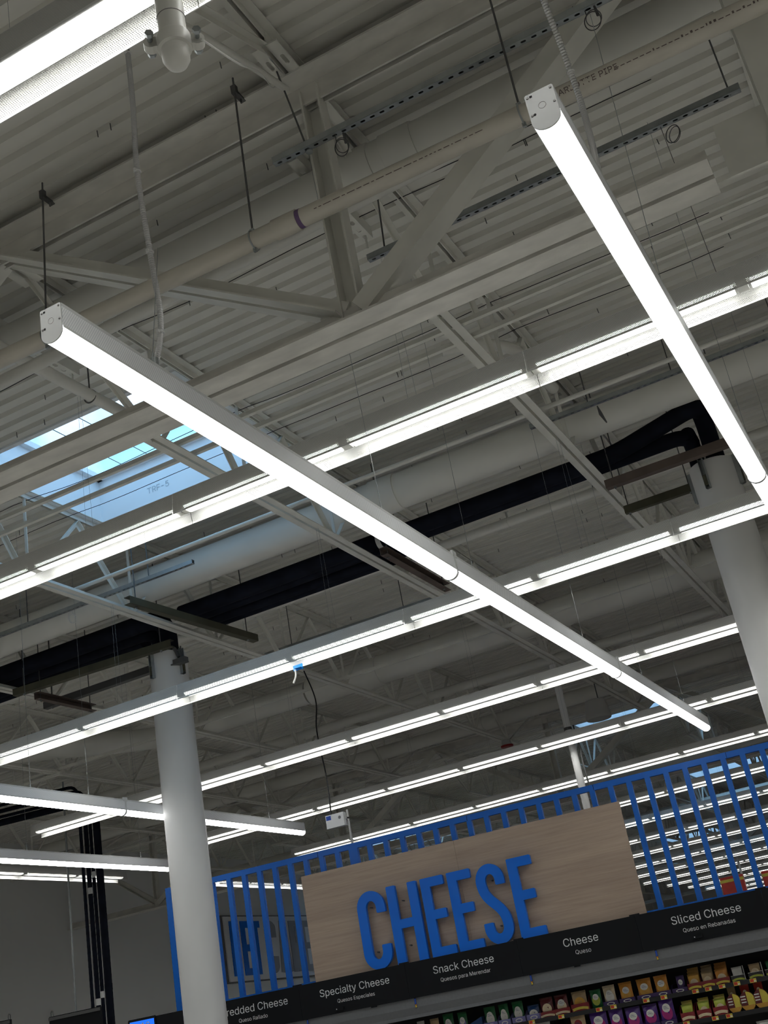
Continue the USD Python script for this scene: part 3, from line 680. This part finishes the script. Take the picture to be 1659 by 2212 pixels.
bx = thing('junction_bracket', 'small black bracket with a bent hose on the first round column', 'bracket', (CX1 + .17, CY - .10, 4.12))
part('bracket', cat(box(-.04, .16, -.06, .02, -.03, -.015), box(.0, .16, -.055, .015, -.015, .03), cyl((.1, -.02, .03), (.1, -.02, .17), .006, 6)), 'dark_steel', bx)
part('hose', tube(curve([(-.02, -.02, .20), (.03, -.03, .15), (.07, -.03, .05)], 8), .02, 8), 'dark_steel', bx)

# ================================================================ the cheese case: u along it, v into it
TH = math.radians(5.2117)
def at(u, v, z): return (-4 + u * math.cos(TH) - v * math.sin(TH), 12 + u * math.sin(TH) + v * math.cos(TH), z)
def ch(name, label, cat_, u=0, v=0, z=0, group=None, rz=0.0): return thing(name, label, cat_, at(u, v, z), TH + rz, group)
UL, UR = -5.03, 4.4
# blue slat fence behind the sign
fence = ch('slat_fence', 'blue fence of upright slats standing on the cheese case', 'fence')
part('top_rail', box(-4.47, UR, .05, .10, 1.905, 1.965), 'sign_blue', fence)
part('bottom_rail', box(-4.47, UR, .05, .10, .604, .655), 'sign_blue', fence)
us = [-4.09, -3.90]
us = [-3.709 - .193 * k for k in (3, 2, 1)] + [-3.682 + .1945 * k for k in range(36)]
for u in us:
    if u > UR: continue
    wide = abs(u - (-2.12)) < .05 or abs(u - .26) < .05
    w = .052 if wide else .027
    part('slat', box(u - w, u + w, .05, .10, .655, 1.905), 'sign_blue', fence)
part('end_post', box(-4.50, -4.43, .04, .11, .604, 1.965), 'sign_blue', fence)
for u in (-2.55, -.78, .62, 2.0): part('rail_joint', box(u - .002, u + .002, .0485, .05, 1.906, 1.964), 'header_black', fence)

# oak board with the big blue letters
board = ch('sign_board', 'pale oak board carrying the big blue CHEESE lettering', 'sign')
part('panel', box(-2.765, -.962, -.0, .022, .60, 1.735), 'oak', board)
part('panel', box(-.960, .85, -.0, .022, .60, 1.735), 'oak', board)
SW, LH, W = .102, .79, .272          # stroke, letter height, E width
def E_(): return union_all([sbox(0, 0, SW, LH), sbox(0, 0, W, SW * .92), sbox(0, LH - SW * .92, W - .015, LH), sbox(0, LH / 2 - SW * .46 + .02, W - .035, LH / 2 + SW * .46 + .02)])
def H_(): return union_all([sbox(0, 0, SW, LH), sbox(.345 - SW, 0, .345, LH), sbox(0, LH / 2 - SW * .44, .345, LH / 2 + SW * .44)])
def arc(cx, cy, rx, ry, a0, a1, n=20): return [(cx + rx * math.cos(a), cy + ry * math.sin(a)) for a in np.linspace(math.radians(a0), math.radians(a1), n)]
def C_():
    h = SW / 2; w = .318; r = w / 2 - h
    pts = [(w - h, LH - .235)] + [(w - h, LH - h - r * 1.15)] + arc(w / 2, LH - h - r * 1.15, r, r * 1.15, 0, 180) + arc(w / 2, h + r * 1.15, r, r * 1.15, 180, 360) + [(w - h, h + r * 1.15), (w - h, .235)]
    return LineString(pts).buffer(h, cap_style=2, join_style=1)
def S_():
    h = SW / 2; w = .305; r = w / 2 - h
    yt, yb_ = LH - h - r * 1.15, h + r * 1.15
    pts = [(w - h, LH - .22)] + arc(w / 2, yt, r, r * 1.15, 0, 180)
    a, b = A((h, yt)), A((w - h, yb_))
    for t in np.linspace(0, 1, 18)[1:-1]:
        c1, c2 = a + A((0, -.24)), b + A((0, .24))
        pts.append(tuple((1 - t) ** 3 * a + 3 * (1 - t) ** 2 * t * c1 + 3 * (1 - t) * t * t * c2 + t ** 3 * b))
    pts += arc(w / 2, yb_, r, r * 1.15, 0, -180) + [(h, .22)]
    return LineString(pts).buffer(h, cap_style=2, join_style=1)
word = [('C', C_(), -2.127), ('H', H_(), -1.769), ('E', E_(), -1.38), ('E', E_(), -1.08), ('S', S_(), -.777), ('E', E_(), -.417)]
for ch_, g, u in word:
    g = g.buffer(-.012).buffer(.012)
    o = (u, -.055, .625)
    part('letter', prism(g, o, (1, 0, 0), (0, 0, 1), (0, -1, 0), .045), 'letter_blue', board)
for u in (-1.99, -1.62, -1.30, -1.0, -.62, -.33):
    part('standoff', cat(cyl((u + .0, 0, .80), (u + .0, -.056, .80), .008, 8), cyl((u, 0, 1.25), (u, -.056, 1.25), .008, 8)), 'dark_steel', board)

# black header sign with the department names
header = ch('header_sign', 'long black header sign with white bilingual cheese names', 'sign')
mods = [UL] + [-4.135 + 1.2205 * k for k in range(0, 8)]
for a, b in zip(mods[:-1], mods[1:]):
    part('panel', box(a + .0012, b - .0012, -.125, -.108, .292, .632), 'header_black', header)
def text(s, width, uc, z, m='letter_white', parent=None, v=-.125, bold=False, name='lettering', depth=.0015):
    tm = meshkit.text_mesh(s, .1, depth, bold); p = A(tm.vertices); k = width / (p[:, 0].max() - p[:, 0].min())
    q = np.column_stack([uc + (p[:, 0] - (p[:, 0].max() + p[:, 0].min()) / 2) * k, v - p[:, 2], z + p[:, 1] * k])
    return part(name, (q, np.array(tm.faces)), m, parent or header)
for uc, s, w, s2, w2 in ((-3.49, 'Shredded Cheese', .86, 'Queso Rallado', .345), (-2.283, 'Specialty Cheese', .795, 'Quesos Especiales', .425), (-1.067, 'Snack Cheese', .654, 'Quesos para Merendar', .538),
                         (.170, 'Cheese', .354, 'Queso', .158), (1.413, 'Sliced Cheese', .667, 'Queso en Rebanadas', .50)):
    text(s, w, uc, .478, bold=False); text(s2, w2, uc + .003, .392)
for u in (-2.93, -1.70, -.45, .745, 1.97): part('clip', box(u - .05, u + .05, -.127, -.106, .628, .645), 'header_black', header)
for u in (-2.48, 1.285):
    b = part('sensor_box', box(u - .05, u + .05, -.145, -.125, .318, .346), 'header_black', header)
    part('light', box(u - .032, u - .022, -.1465, -.145, .328, .338), 'letter_white', b)
for u in (-2.1, .08): part('sensor_nub', box(u - .03, u + .03, -.13, -.11, .280, .293), 'header_black', header)
aisle = ch('aisle_marker', 'small blue aisle marker with emissive panel at the wall end of the header sign', 'sign', -4.84, -.13, .64)
part('frame', box(-.17, .17, -.012, .004, -.14, .0), 'header_black', aisle)
part('screen', box(-.155, .155, -.0135, -.012, -.13, -.025), 'emissive_blue', aisle)  # blue panel brightened by emission of its own
tm = meshkit.text_mesh('10', .07, .001); p = A(tm.vertices)
part('lettering', (np.column_stack([-.02 + p[:, 0], -.0135 - p[:, 2], -.12 + p[:, 1]]), np.array(tm.faces)), 'letter_white', aisle)

# the refrigerated case below
case = ch('cooler_case', 'open black refrigerated cheese case under the header sign', 'refrigerated case')
part('canopy', prism(Polygon([(-.104, .292), (-.098, .205), (-.06, .135), (-.045, .135), (-.045, .11), (.30, .11), (.30, .60), (.0, .60), (-.0, .30)]), (-4.45, 0, 0), (0, 1, 0), (0, 0, 1), (1, 0, 0), UR + 4.45), 'canopy_grey', case)
part('canopy_edge', box(-4.45, UR, -.065, -.045, .105, .137), 'canopy_grey', case)
part('back_panel', box(-4.45, UR, .72, .76, -EYE + .1, .60), 'case_black', case)
part('top_panel', box(-4.45, UR, .30, .76, .56, .60), 'case_black', case)
for u in (-4.45, UR - .04): part('side_panel', box(u, u + .04, -.02, .76, -EYE, .60), 'case_black', case)
part('base', box(-4.45, UR, -.06, .76, -EYE, -EYE + .35), 'case_black', case)
SHZ = (-.125, -.385, -.66)
for z in SHZ:
    part('shelf', box(-4.41, UR - .04, .12, .70, z - .02, z), 'case_black', case)
    part('price_rail', box(-4.41, UR - .04, .105, .122, z - .028, z + .012), 'case_black', case)
for k, (u, z) in enumerate([(-2.86, 0), (-1.64, 0), (-.40, 0), (.865, 0), (2.08, 0)]):
    t = ch('shelf_talker', ['slim blue price strip under the header near the round column', 'slim blue price strip under the header left of the snack cheese name', 'slim blue price strip under the header right of the snack cheese name', 'slim blue price strip under the header left of the sliced cheese name', 'slim blue price strip under the far end of the header'][k], 'sign', u, -.13, .292)
    part('strip', box(-.010, .010, -.002, .0, -.095, .0), 'header_black', t)
    part('print', box(-.008, .008, -.003, -.002, -.058, -.006), 'label_blue', t)
    part('print', box(-.008, .008, -.003, -.002, -.075, -.062), 'pack_orange', t)
    part('print', box(-.008, .008, -.003, -.002, -.090, -.076), 'pack_yellow', t)

# packages: trays hold pouches
def pouch_mesh(w, h, d):
    n, m_ = 9, 11; v, f = [], []
    for s in (1, -1):
        for j in range(m_):
            for i in range(n):
                a, b = i / (n - 1), j / (m_ - 1)
                pin = (math.sin(math.pi * a) ** .6) * (math.sin(math.pi * min(1, b * 1.12 if b < .9 else 1.0)) ** .5 if 0 < b < 1 else 0)
                x = (a - .5) * w * (1 - .06 * math.sin(math.pi * b))
                v.append((x, -s * d / 2 * pin * (1 + .25 * math.sin(7 * a + 5 * b + s)), b * h))
    for s in range(2):
        for j in range(m_ - 1):
            for i in range(n - 1):
                q = s * n * m_ + j * n + i
                t = [[q, q + 1, q + n + 1], [q, q + n + 1, q + n]]
                f += t if s == 0 else [x[::-1] for x in t]
    return np.array(v), np.array(f)
def oval(cx, y, cz, rx, rz_, t=.001, n=18):
    a = np.arange(n) * 2 * np.pi / n
    return prism(Polygon(np.column_stack([rx * np.cos(a), rz_ * np.sin(a)])), (cx, y, cz), (1, 0, 0), (0, 0, 1), (0, -1, 0), t)
def tray(u0, u1, z, h, body, mark, label, group, v=.128, logo='oval'):
    w = (u1 - u0) * .96
    t = ch('display_tray', label, 'tray', (u0 + u1) / 2, v, z, group)
    part('front_wall', box(-w / 2, w / 2, 0, .004, .002, h), body, t)
    side = Polygon([(0, .002), (.40, .002), (.40, h * 1.9), (.10, h * 1.75), (0, h)])
    for s in (-1, 1): part('side_wall', prism(side, (s * (w / 2 - .002) - .002, 0, 0), (0, 1, 0), (0, 0, 1), (1, 0, 0), .004), body, t)
    part('bottom', box(-w / 2, w / 2, .004, .40, .002, .005), body, t)
    if mark and logo == 'oval':
        part('print', oval(0, -.0003, h * .5, w * .26, h * .30), mark, t)
        part('print', oval(0, -.0013, h * .5, w * .19, h * .17, .0006), body, t)
    elif mark == 'two':
        part('print', oval(-.0, -.0003, h * .52, w * .25, h * .26), 'pack_white', t)
    elif mark:
        c = arc(0, -.16, .19, .19, 110, 70, 12); c = [(x * w / .15, y) for x, y in c]
        part('print', prism(affinity.translate(LineString(c).buffer(h * .15, cap_style=2), 0, h * .48 - .03), (0, -.0003, 0), (1, 0, 0), (0, 0, 1), (0, -1, 0), .001), mark, t)
    return t
def pouch(u0, u1, z, h, cols, label, group, v=.15, lean=0.0, dd=.035, round_=False):
    w = (u1 - u0) * .9
    t = ch('cheese_package', label, 'cheese package', (u0 + u1) / 2, v + .02, z + .006, group)
    base, win, mark = cols
    part('wrapper', pouch_mesh(w, h, dd), base, t, smooth=True)
    y = -dd * .50
    if win: part('window', oval(0, y * .98, h * .42, w * .36, h * .28, .003), win, t)
    if mark:
        part('label', oval(0, y * 1.06 - .002, h * .60, w * .26, h * .17, .002), mark, t)
        part('label_line', cat(*[box(-w * .18, w * .18 - .01 * i, y * 1.06 - .0052, y * 1.06 - .0042, h * (.56 + .045 * i), h * (.572 + .045 * i)) for i in range(3)]), 'pack_navy', t)
    return t
Z1, Z2, Z3 = SHZ
T1 = [('f', -1.056, -.902, 'lilac', 'pack_green', 'pack_white', 'green and white', 'first'), ('g', -.897, -.764, 'lilac', 'pack_green', 'pack_white', 'green', 'second'), ('h', -.754, -.607, 'lilac', 'pack_green', 'pack_white', 'green and silver', 'third'), ('i', -.602, -.446, 'lilac', 'pack_navy', 'pack_green', 'dark', 'fourth')]
for _, a, b, body, p0, mk, w, nth in T1:
    tray(a, b, Z1, .062, 'pack_lilac', 'pack_white', f'lilac tray with a white oval badge, {nth} of four on the upper shelf', 'lilac trays on the upper shelf')
    pouch(a + .01, b - .01, Z1, .20 if nth != 'fourth' else .14, (p0, 'pack_white', 'pack_white' if nth != 'fourth' else None), f'{w} cheese pouch in the {nth} lilac tray of the upper shelf', 'pouches in the lilac trays')
for k, (a, b, h, c0, c1) in enumerate([(-1.781, -1.689, .19, 'pack_white', 'pack_tan'), (-1.637, -1.53, .19, 'pack_tan', 'pack_cream'), (-1.494, -1.367, .21, 'pack_green', 'pack_white'), (-1.332, -1.221, .20, 'pack_green', 'pack_lilac')]):
    pouch(a, b, Z1, h, (c0, c1, 'pack_white' if k > 1 else None), ['pale pouch at the dark end of the upper shelf', 'tan shredded cheese pouch on the upper shelf', 'green and white pouch on the upper shelf beside the blue carton', 'green pouch with a lilac foot beside the blue carton'][k], 'pouches at the dark end of the upper shelf')
bc = ch('carton', 'slanted dark blue carton with an oval badge on the upper shelf', 'carton', -1.14, .135, Z1)
part('body', prism(Polygon([(-.075, .002), (.075, .002), (.075, .13), (-.075, .075)]), (0, .0, 0), (1, 0, 0), (0, 0, 1), (0, 1, 0), .12), 'pack_navy', bc)
part('print', oval(0, -.0003, .035, .03, .017), 'pack_white', bc); part('print', oval(0, -.0013, .035, .026, .013), 'pack_dkred', bc)
for k, (a, b, hh) in enumerate([(-.466, -.292, .062), (-.311, -.138, .066), (-.134, .057, .078)]):
    tray(a, b, Z1, hh, 'pack_red', 'pack_yellow' if k == 2 else 'pack_cream', f'red tray with a {"yellow" if k == 2 else "cream"} band, {NTH[k]} of three under the Cheese name', 'red trays under the cheese name', logo='band')
    pouch(a + .012, b - .012, Z1, .185, ('pack_dkred' if k < 2 else 'pack_tan', 'pack_cream' if k < 2 else 'pack_cheddar', 'pack_white' if k == 1 else None), f'{["striped red", "red and silver", "tan"][k]} cheese pouch in the {NTH[k]} red tray under the Cheese name', 'pouches in the red trays')
pouch(.066, .189, Z1, .17, ('pack_green', 'pack_lime', 'pack_white'), 'dark green rounded pouch between the red and the purple trays', 'pouches in the purple trays')
for k, (a, b, p0, wn, mk) in enumerate([(.189, .348, 'pack_cream', 'pack_white', 'pack_white'), (.352, .520, 'pack_orange', 'pack_cheddar', 'pack_white'), (.529, .713, 'pack_orange', 'pack_cheddar', 'pack_white'), (.705, .873, 'pack_orange', 'pack_cheddar', 'pack_white'), (.877, 1.036, None, None, None)]):
    tray(a, b, Z1, .048, 'pack_purple', 'pack_white', f'purple tray with a round white mark, {NTH[k]} of five on the upper shelf' + (', almost empty' if k == 4 else ''), 'purple trays on the upper shelf')
    if p0: pouch(a + .012, b - .012, Z1, .185, (p0, wn, mk), f'{["pale cream", "orange cheddar", "broad orange cheddar", "small orange cheddar"][k]} pouch in the {NTH[k]} purple tray', 'pouches in the purple trays')
pouch(.93, 1.02, Z1, .15, ('pack_purple', None, 'pack_white'), 'dark purple pouch slumped in the almost empty tray', 'pouches in the purple trays')
for k, (a, b) in enumerate([(1.031, 1.175), (1.165, 1.305), (1.295, 1.447)]):
    tray(a, b, Z1, .066, 'pack_red', 'pack_yellow', f'small red tray with a yellow mark, {NTH[k]} of three under the Sliced Cheese name', 'red trays under the sliced cheese name', logo='band')
    for q in range(3):
        pouch(a + .012, b - .012, Z1 + .0, .14 + .028 * q, (['pack_cheddar', 'pack_tan', 'pack_orange'][k], 'pack_cream' if q != 1 else 'pack_tan', None), f'sliced cheese pack, {NTH[q]} back in the {NTH[k]} small red tray', 'sliced packs in the small red trays', v=.145 + .045 * q, dd=.02)
for k, (a, b) in enumerate([(1.452, 1.59), (1.614, 1.762), (1.775, 1.91)]):
    t = tray(a, b, Z1, .062, 'pack_black', 'pack_lime', f'black tray with white edges, {NTH[k]} of three at the far end of the upper shelf', 'black trays on the upper shelf', logo='band')
    part('edge', cat(box(-(b - a) * .48, (b - a) * .48, -.001, .005, .060, .064), box((b - a) * .48 - .004, (b - a) * .48 + .002, -.002, .006, .0, .14)), 'pack_white', t)
    pouch(a + .015, b - .015, Z1, .13, (['pack_white', 'pack_tan', 'pack_green'][k], ['pack_white', 'pack_cream', 'pack_tan'][k], None), f'{["white", "pinkish tan", "dark green"][k]} wrapped cheese in the {NTH[k]} black tray', 'wrapped cheeses in the black trays')
# lower shelf
for k, (a, b, c0, c1, h) in enumerate([(-.704, -.549, 'pack_cream', 'pack_white', .24), (-.549, -.376, 'pack_white', 'pack_lilac', .24), (-.186, -.016, 'pack_tan', 'pack_cream', .25)]):
    pouch(a, b, Z2, h, (c0, c1, 'pack_red' if k == 2 else 'pack_white'), ['white cheese bag at the dark end of the lower shelf', 'white cheese bag with a blue oval on the lower shelf', 'tan cheese bag with a red striped label on the lower shelf'][k], 'bags at the dark end of the lower shelf')
tray(-.34, -.2, Z2, .12, 'pack_dkred', None, 'dark red carton front on the lower shelf', None)
for k, (a, b, h) in enumerate([(.007, .203, .235), (.203, .361, .22), (.365, .535, .205), (.540, .70, .20), (.70, .862, .235)]):
    pouch(a, b, Z2 + .01, h, ('pack_violet', 'pack_magenta', 'pack_white'), f'violet and magenta cheese pouch, {NTH[k]} of five on the lower shelf', 'violet pouches on the lower shelf', dd=.05)
    tray(a, b, Z2, .05, 'pack_purple', 'pack_white', f'purple tray under the {NTH[k]} violet pouch of the lower shelf', 'purple trays on the lower shelf')
for k, (a, b) in enumerate([(.898, 1.041), (1.055, 1.2), (1.209, 1.355)]):
    tray(a, b, Z2, .085, 'pack_red', 'pack_cream', f'tall red tray with a cream band, {NTH[k]} of three on the lower shelf', 'red trays on the lower shelf', logo='band')
    for q in range(2):
        pouch(a + .015, b - .012, Z2, .15 + .03 * q, ('pack_lime' if q == 0 else 'pack_yellow', 'pack_cream' if k else 'pack_lime', None), f'lime striped pack, {NTH[q]} back in the {NTH[k]} tall red tray', 'lime packs in the tall red trays', v=.15 + .06 * q, dd=.02)
for k, (a, b) in enumerate([(1.355, 1.481), (1.475, 1.612), (1.606, 1.74)]):
    t = ch('cheese_wheel_pack', f'round cut cheese pack half red half yellow, {NTH[k]} of three on the lower shelf', 'cheese package', (a + b) / 2, .135, Z2, 'round packs on the lower shelf')
    w = (b - a) * .52
    full = affinity.scale(Point(0, 0).buffer(1, 24), w, .085)
    full = affinity.translate(full, 0, .085)
    part('face', prism(full, (0, .03, 0), (1, 0, 0), (0, 0, 1), (0, 1, 0), .06), 'pack_cheddar', t)
    part('red_half', prism(full.intersection(sbox(-1, .05, -.0, 1)), (0, .0299, 0), (1, 0, 0), (0, 0, 1), (0, -1, 0), .002), 'pack_dkred', t)
    part('yellow_half', prism(full.intersection(sbox(0, .05, 1, 1)), (0, .0299, 0), (1, 0, 0), (0, 0, 1), (0, -1, 0), .002), 'pack_yellow', t)
    for q in range(3): part('label_line', box(-w * .8, -w * .15, .0265, .0278, .075 + .025 * q, .086 + .025 * q), 'pack_white', t)
    pouch(a + .01, b - .03, Z2, .235, ('pack_scarlet' if k else 'pack_tan', 'pack_orange', 'pack_cream'), f'{["brownish", "scarlet", "bright scarlet"][k]} pack standing behind the {NTH[k]} round cheese pack', 'scarlet packs behind the round packs', v=.25, dd=.06)
pouch(1.55, 1.85, Z3, .17, ('pack_white', None, None), 'crumpled white plastic bag on the bottom shelf', None, dd=.12)
for z, us_, nm in ((Z1, [-.801, -.548, -.243, .145, .29, .618, .792, 1.1, 1.225, 1.355, 1.497, 1.65], 'upper'), (Z2, [.738, .942, 1.217, 1.35], 'lower')):
    for k, u in enumerate(us_):
        t = ch('price_tag', f'yellow and red price tag, {NTH[k]} along the {nm} shelf edge', 'price tag', u, .104, z - .008, f'price tags on the {nm} shelf edge')
        part('card', box(-.031, .031, -.002, .0, -.018, .018), 'pack_yellow', t)
        part('print', box(-.026, .006, -.003, -.002, -.012, .014), 'pack_scarlet', t)
        part('print', box(.008, .028, -.003, -.002, -.012, .0), 'pack_white', t)
# hidden dark shelving added behind the case to cut floor bounce to the ceiling
for k in range(13):
    y = 15.6 + 3.36 * k
    g = thing('added_shelving_run', f'unseen dark stocked shelving run added behind the cheese case, {NTH[k]} aisle back', 'shelving', (-3.6, y, -EYE), 0, 'added shelving runs behind the cheese case')
    part('base', box(-7.4, 7.4, -.60, .60, 0, .18), 'case_black', g)
    part('back_panel', box(-7.4, 7.4, -.02, .02, .18, 1.95), 'case_black', g)
    for z in (.55, .95, 1.35, 1.75):
        part('shelf', cat(box(-7.4, 7.4, -.55, -.02, z, z + .03), box(-7.4, 7.4, .02, .55, z, z + .03)), 'case_black', g)
        part('stock', cat(box(-7.38, 7.38, -.53, -.03, z - .30, z - .02), box(-7.38, 7.38, .03, .53, z - .30, z - .02)), 'pack_dkred' if (k + int(z * 10)) % 2 else 'pack_navy', g)
# bright goods behind the case, glimpsed under the slats
for k, (u, h, c) in enumerate([(1.47, .80, 'pack_scarlet'), (1.90, .78, 'pack_scarlet'), (2.17, .79, 'pack_dkred')]):
    t = ch('carton', ['red carton with a yellow band standing behind the cheese case', 'red and yellow carton behind the last slats', 'dark red carton behind the outermost slat'][k], 'carton', u + .15, 1.1, 0.60, 'cartons behind the cheese case')
    part('body', box(-.12, .12, 0, .1, -2.2, h - .52), c, t)
    part('band', box(-.121, .121, -.001, .0, h - .575, h - .545), 'pack_yellow', t)

# ================================================================ signs and fittings by the grey wall
pet = thing('wall_sign', 'white wall sign with blue PET and grey CARE lettering', 'sign', (X0 + .12, 28.70, 2.02))
part('panel', box(-.12, -.02, 0, 5.3, 0, 1.70), 'panel_white', pet)
part('border_frame', box(-.12, -.06, -.04, 5.34, -.04, 1.74), 'canopy_grey', pet)  # grey border around the white panel
def wl(y0, w, h, kind):
    s = .24 * w / .5
    if kind == 'P': return union_all([sbox(0, 0, s, h), sbox(0, h - .16, w, h), sbox(w - s * .9, h * .45, w, h), sbox(0, h * .45, w, h * .45 + .16)])
    if kind == 'E': return union_all([sbox(0, 0, s, h), sbox(0, 0, w, .18), sbox(0, h - .18, w, h), sbox(0, h / 2 - .09, w * .85, h / 2 + .09)])
    if kind == 'T': return union_all([sbox(0, h - .18, w, h), sbox(w / 2 - s / 2, 0, w / 2 + s / 2, h)])
    if kind == 'C': return LineString([(w - s / 2, h * .68), (w - s / 2, h - .2)] + arc(w / 2, h - .25, w / 2 - s / 2, .25 - s / 2, 20, 180, 10) + arc(w / 2, .25, w / 2 - s / 2, .25 - s / 2, 180, 340, 10) + [(w - s / 2, h * .32)]).buffer(s / 2, cap_style=2)
    if kind == 'A': return union_all([LineString([(s / 2, 0), (w / 2, h)]).buffer(s / 2, cap_style=2), LineString([(w - s / 2, 0), (w / 2, h)]).buffer(s / 2, cap_style=2), sbox(w * .2, h * .22, w * .8, h * .34)]).intersection(sbox(0, 0, w, h))
    if kind == 'R': return union_all([wl(y0, w, h, 'P'), LineString([(w * .5, h * .5), (w - s / 2, 0)]).buffer(s / 2, cap_style=2)]).intersection(sbox(0, 0, w, h))
for kind, y, w, m in (('P', .22, .42, 'letter_blue'), ('E', .76, .44, 'letter_blue'), ('T', 1.24, .50, 'letter_blue'), ('C', 2.02, .56, 'letter_grey'), ('A', 2.66, .66, 'letter_grey'), ('R', 3.36, .56, 'letter_grey'), ('E', 4.02, .52, 'letter_grey')):
    part('letter', prism(wl(0, w, 1.44, kind), (-.02, y, .13), (0, 1, 0), (0, 0, 1), (1, 0, 0), .03), m, pet)
# dark header panels of other cases, with hooks
for k, (u, v, w, z1) in enumerate([(-7.62, 2.0, .80, 1.0), (-8.95, 2.0, .69, 1.08)]):
    t = ch('header_sign', ['plain black header panel with a hook, below the black riser pipes', 'black header panel with hooks at the picture corner'][k], 'sign', u, v, z1, 'plain black header panels')
    part('panel', box(0, w, 0, .05, -.55, 0), 'header_black', t)
    part('edge', box(-.005, w + .005, -.01, .0, -.05, -.01), 'dark_steel', t)
    part('cabinet', box(0, w, .0, .6, -EYE - z1, -.55), 'case_black', t)
    for x in ((.0, ) if k == 0 else (w - .05, )):
        part('hook', tube(curve([(x + .02, .02, -.02), (x + .02, .02, .05), (x + .035, .02, .07), (x + .05, .02, .05), (x + .05, .02, .0)], 6), .007, 6), 'dark_steel', t)
# black insulated risers by the wall
RY = 14.5
for k, (x, r) in enumerate([(-11.897, .024), (-11.927, .034), (-11.973, .026), (-11.981, .056)]):
    t = thing('insulated_riser', ['thinnest black insulated riser by the grey wall', 'second black insulated riser from the conduit by the grey wall', 'slim black insulated riser beside the thick one', 'thickest black insulated riser by the grey wall'][k], 'pipe', (x, RY - .15 + .16 * k, -EYE), 0, 'black risers by the grey wall')
    H = EYE + 4.25 - .05 * k
    part('insulation', tube(bend(A([(0, 0, 0), (0, 0, H), (-2.4, .0, H + .1)]), .2), r, 12), 'insulation', t, smooth=50)
    for z in (EYE + 1.0 + .1 * k, EYE + 2.4 + .25 * k): part('tape_band', cyl((0, 0, z), (0, 0, z + .09), r * 1.05, 12), 'insulation' if k in (0, 3) else 'white_tape', t)
single('conduit', cyl((-12.36, 14.5, -EYE), (-12.30, 14.5, 4.42), .015, 8), 'galvanised', 'thin grey conduit rising beside the black risers', 'conduit')
single('duct', tube(bend(A([(-17.5, 13.3, 4.80), (-12.6, 13.3, 4.80), (-10.9, 15.35, 4.86), (-8.25, 15.35, 4.86)]), .6), .17, 20), 'duct_paint', 'bent grey duct above the black risers', 'duct', smooth=50)
# speaker, wireless box, detector, power pole
spk = thing('speaker', 'grey bucket shaped loudspeaker hanging under the far joist', 'speaker', (-4.68, 18.0, 3.86))
part('housing', lathe([(0, 0), (.19, 0), (.20, .02), (.20, .05), (.175, .22), (.165, .27), (.15, .30), (0, .31)], (0, 0, 0), 32), 'speaker_grey', spk, smooth=40)
part('yoke', cat(cyl((.06, 0, .30), (.06, 0, .57), .008, 6), box(-.05, .12, -.02, .02, .30, .315)), 'dark_steel', spk)
wb = thing('wireless_box', 'white wireless box with a blue sticker hanging from a black cord', 'device', (-6.87, 13.0, 2.40))
part('housing', box(-.125, .125, -.04, .05, -.02, .14), 'device_white', wb)
part('sticker', box(-.115, -.05, -.0415, -.04, .08, .13), 'label_blue', wb)
part('vent', prism(Point(0, 0).buffer(.018), (.07, -.04, .085), (1, 0, 0), (0, 0, 1), (0, -1, 0), .002), 'canopy_grey', wb)
part('cord', tube(curve([(-.06, 0, .14), (-.055, .02, .6), (-.08, .0, 1.2), (-.04, .02, 1.6), (-.15, .02, 2.05)], 8), .008, 6), 'black_cord', wb)
part('bracket', box(.15, .17, -.0, .02, -.4, .16), 'speaker_grey', wb)
part('bracket_arm', box(.12, .17, -.0, .02, .05, .07), 'speaker_grey', wb)
dt = thing('smoke_detector', 'white detector with a red rim under the far joist', 'detector', (-7.02, 20.2, 4.30))
part('base', lathe([(.0, .12), (.08, .12), (.09, .05), (.09, .02), (0, .02)], (0, 0, 0), 20), 'speaker_grey', dt)
part('rim', lathe([(0, -.01), (.10, -.01), (.115, .0), (.115, .025), (0, .025)], (0, 0, 0), 24), 'red_plastic', dt)
pp = thing('power_pole', 'white power pole dropping from the joist behind the cheese sign', 'pole', (-4.70, 16.25, -EYE))
part('tube', cyl((0, 0, 0), (0, 0, EYE + 4.42), .052, 16), 'fixture_white', pp, smooth=40)
part('chain', tube(curve([(.09, -.02, EYE + 3.5), (.11, -.02, EYE + 3.2), (.10, -.02, EYE + 2.9), (.13, -.02, EYE + 2.4)], 6), .012, 5), 'dark_steel', pp)
part('strap', cyl((0, 0, EYE + 3.45), (0, 0, EYE + 3.49), .058, 14), 'dark_steel', pp)
for k, (x, y) in enumerate([(-6.1, 30.72), (-6.9, 37.4), (-7.3, 40.8)]):
    single('power_pole', cyl((x, y, -EYE), (x, y, 4.4), .035, 10), 'fixture_white', f'slim white pole seen between the slats, {NTH[k]} of three', 'pole')
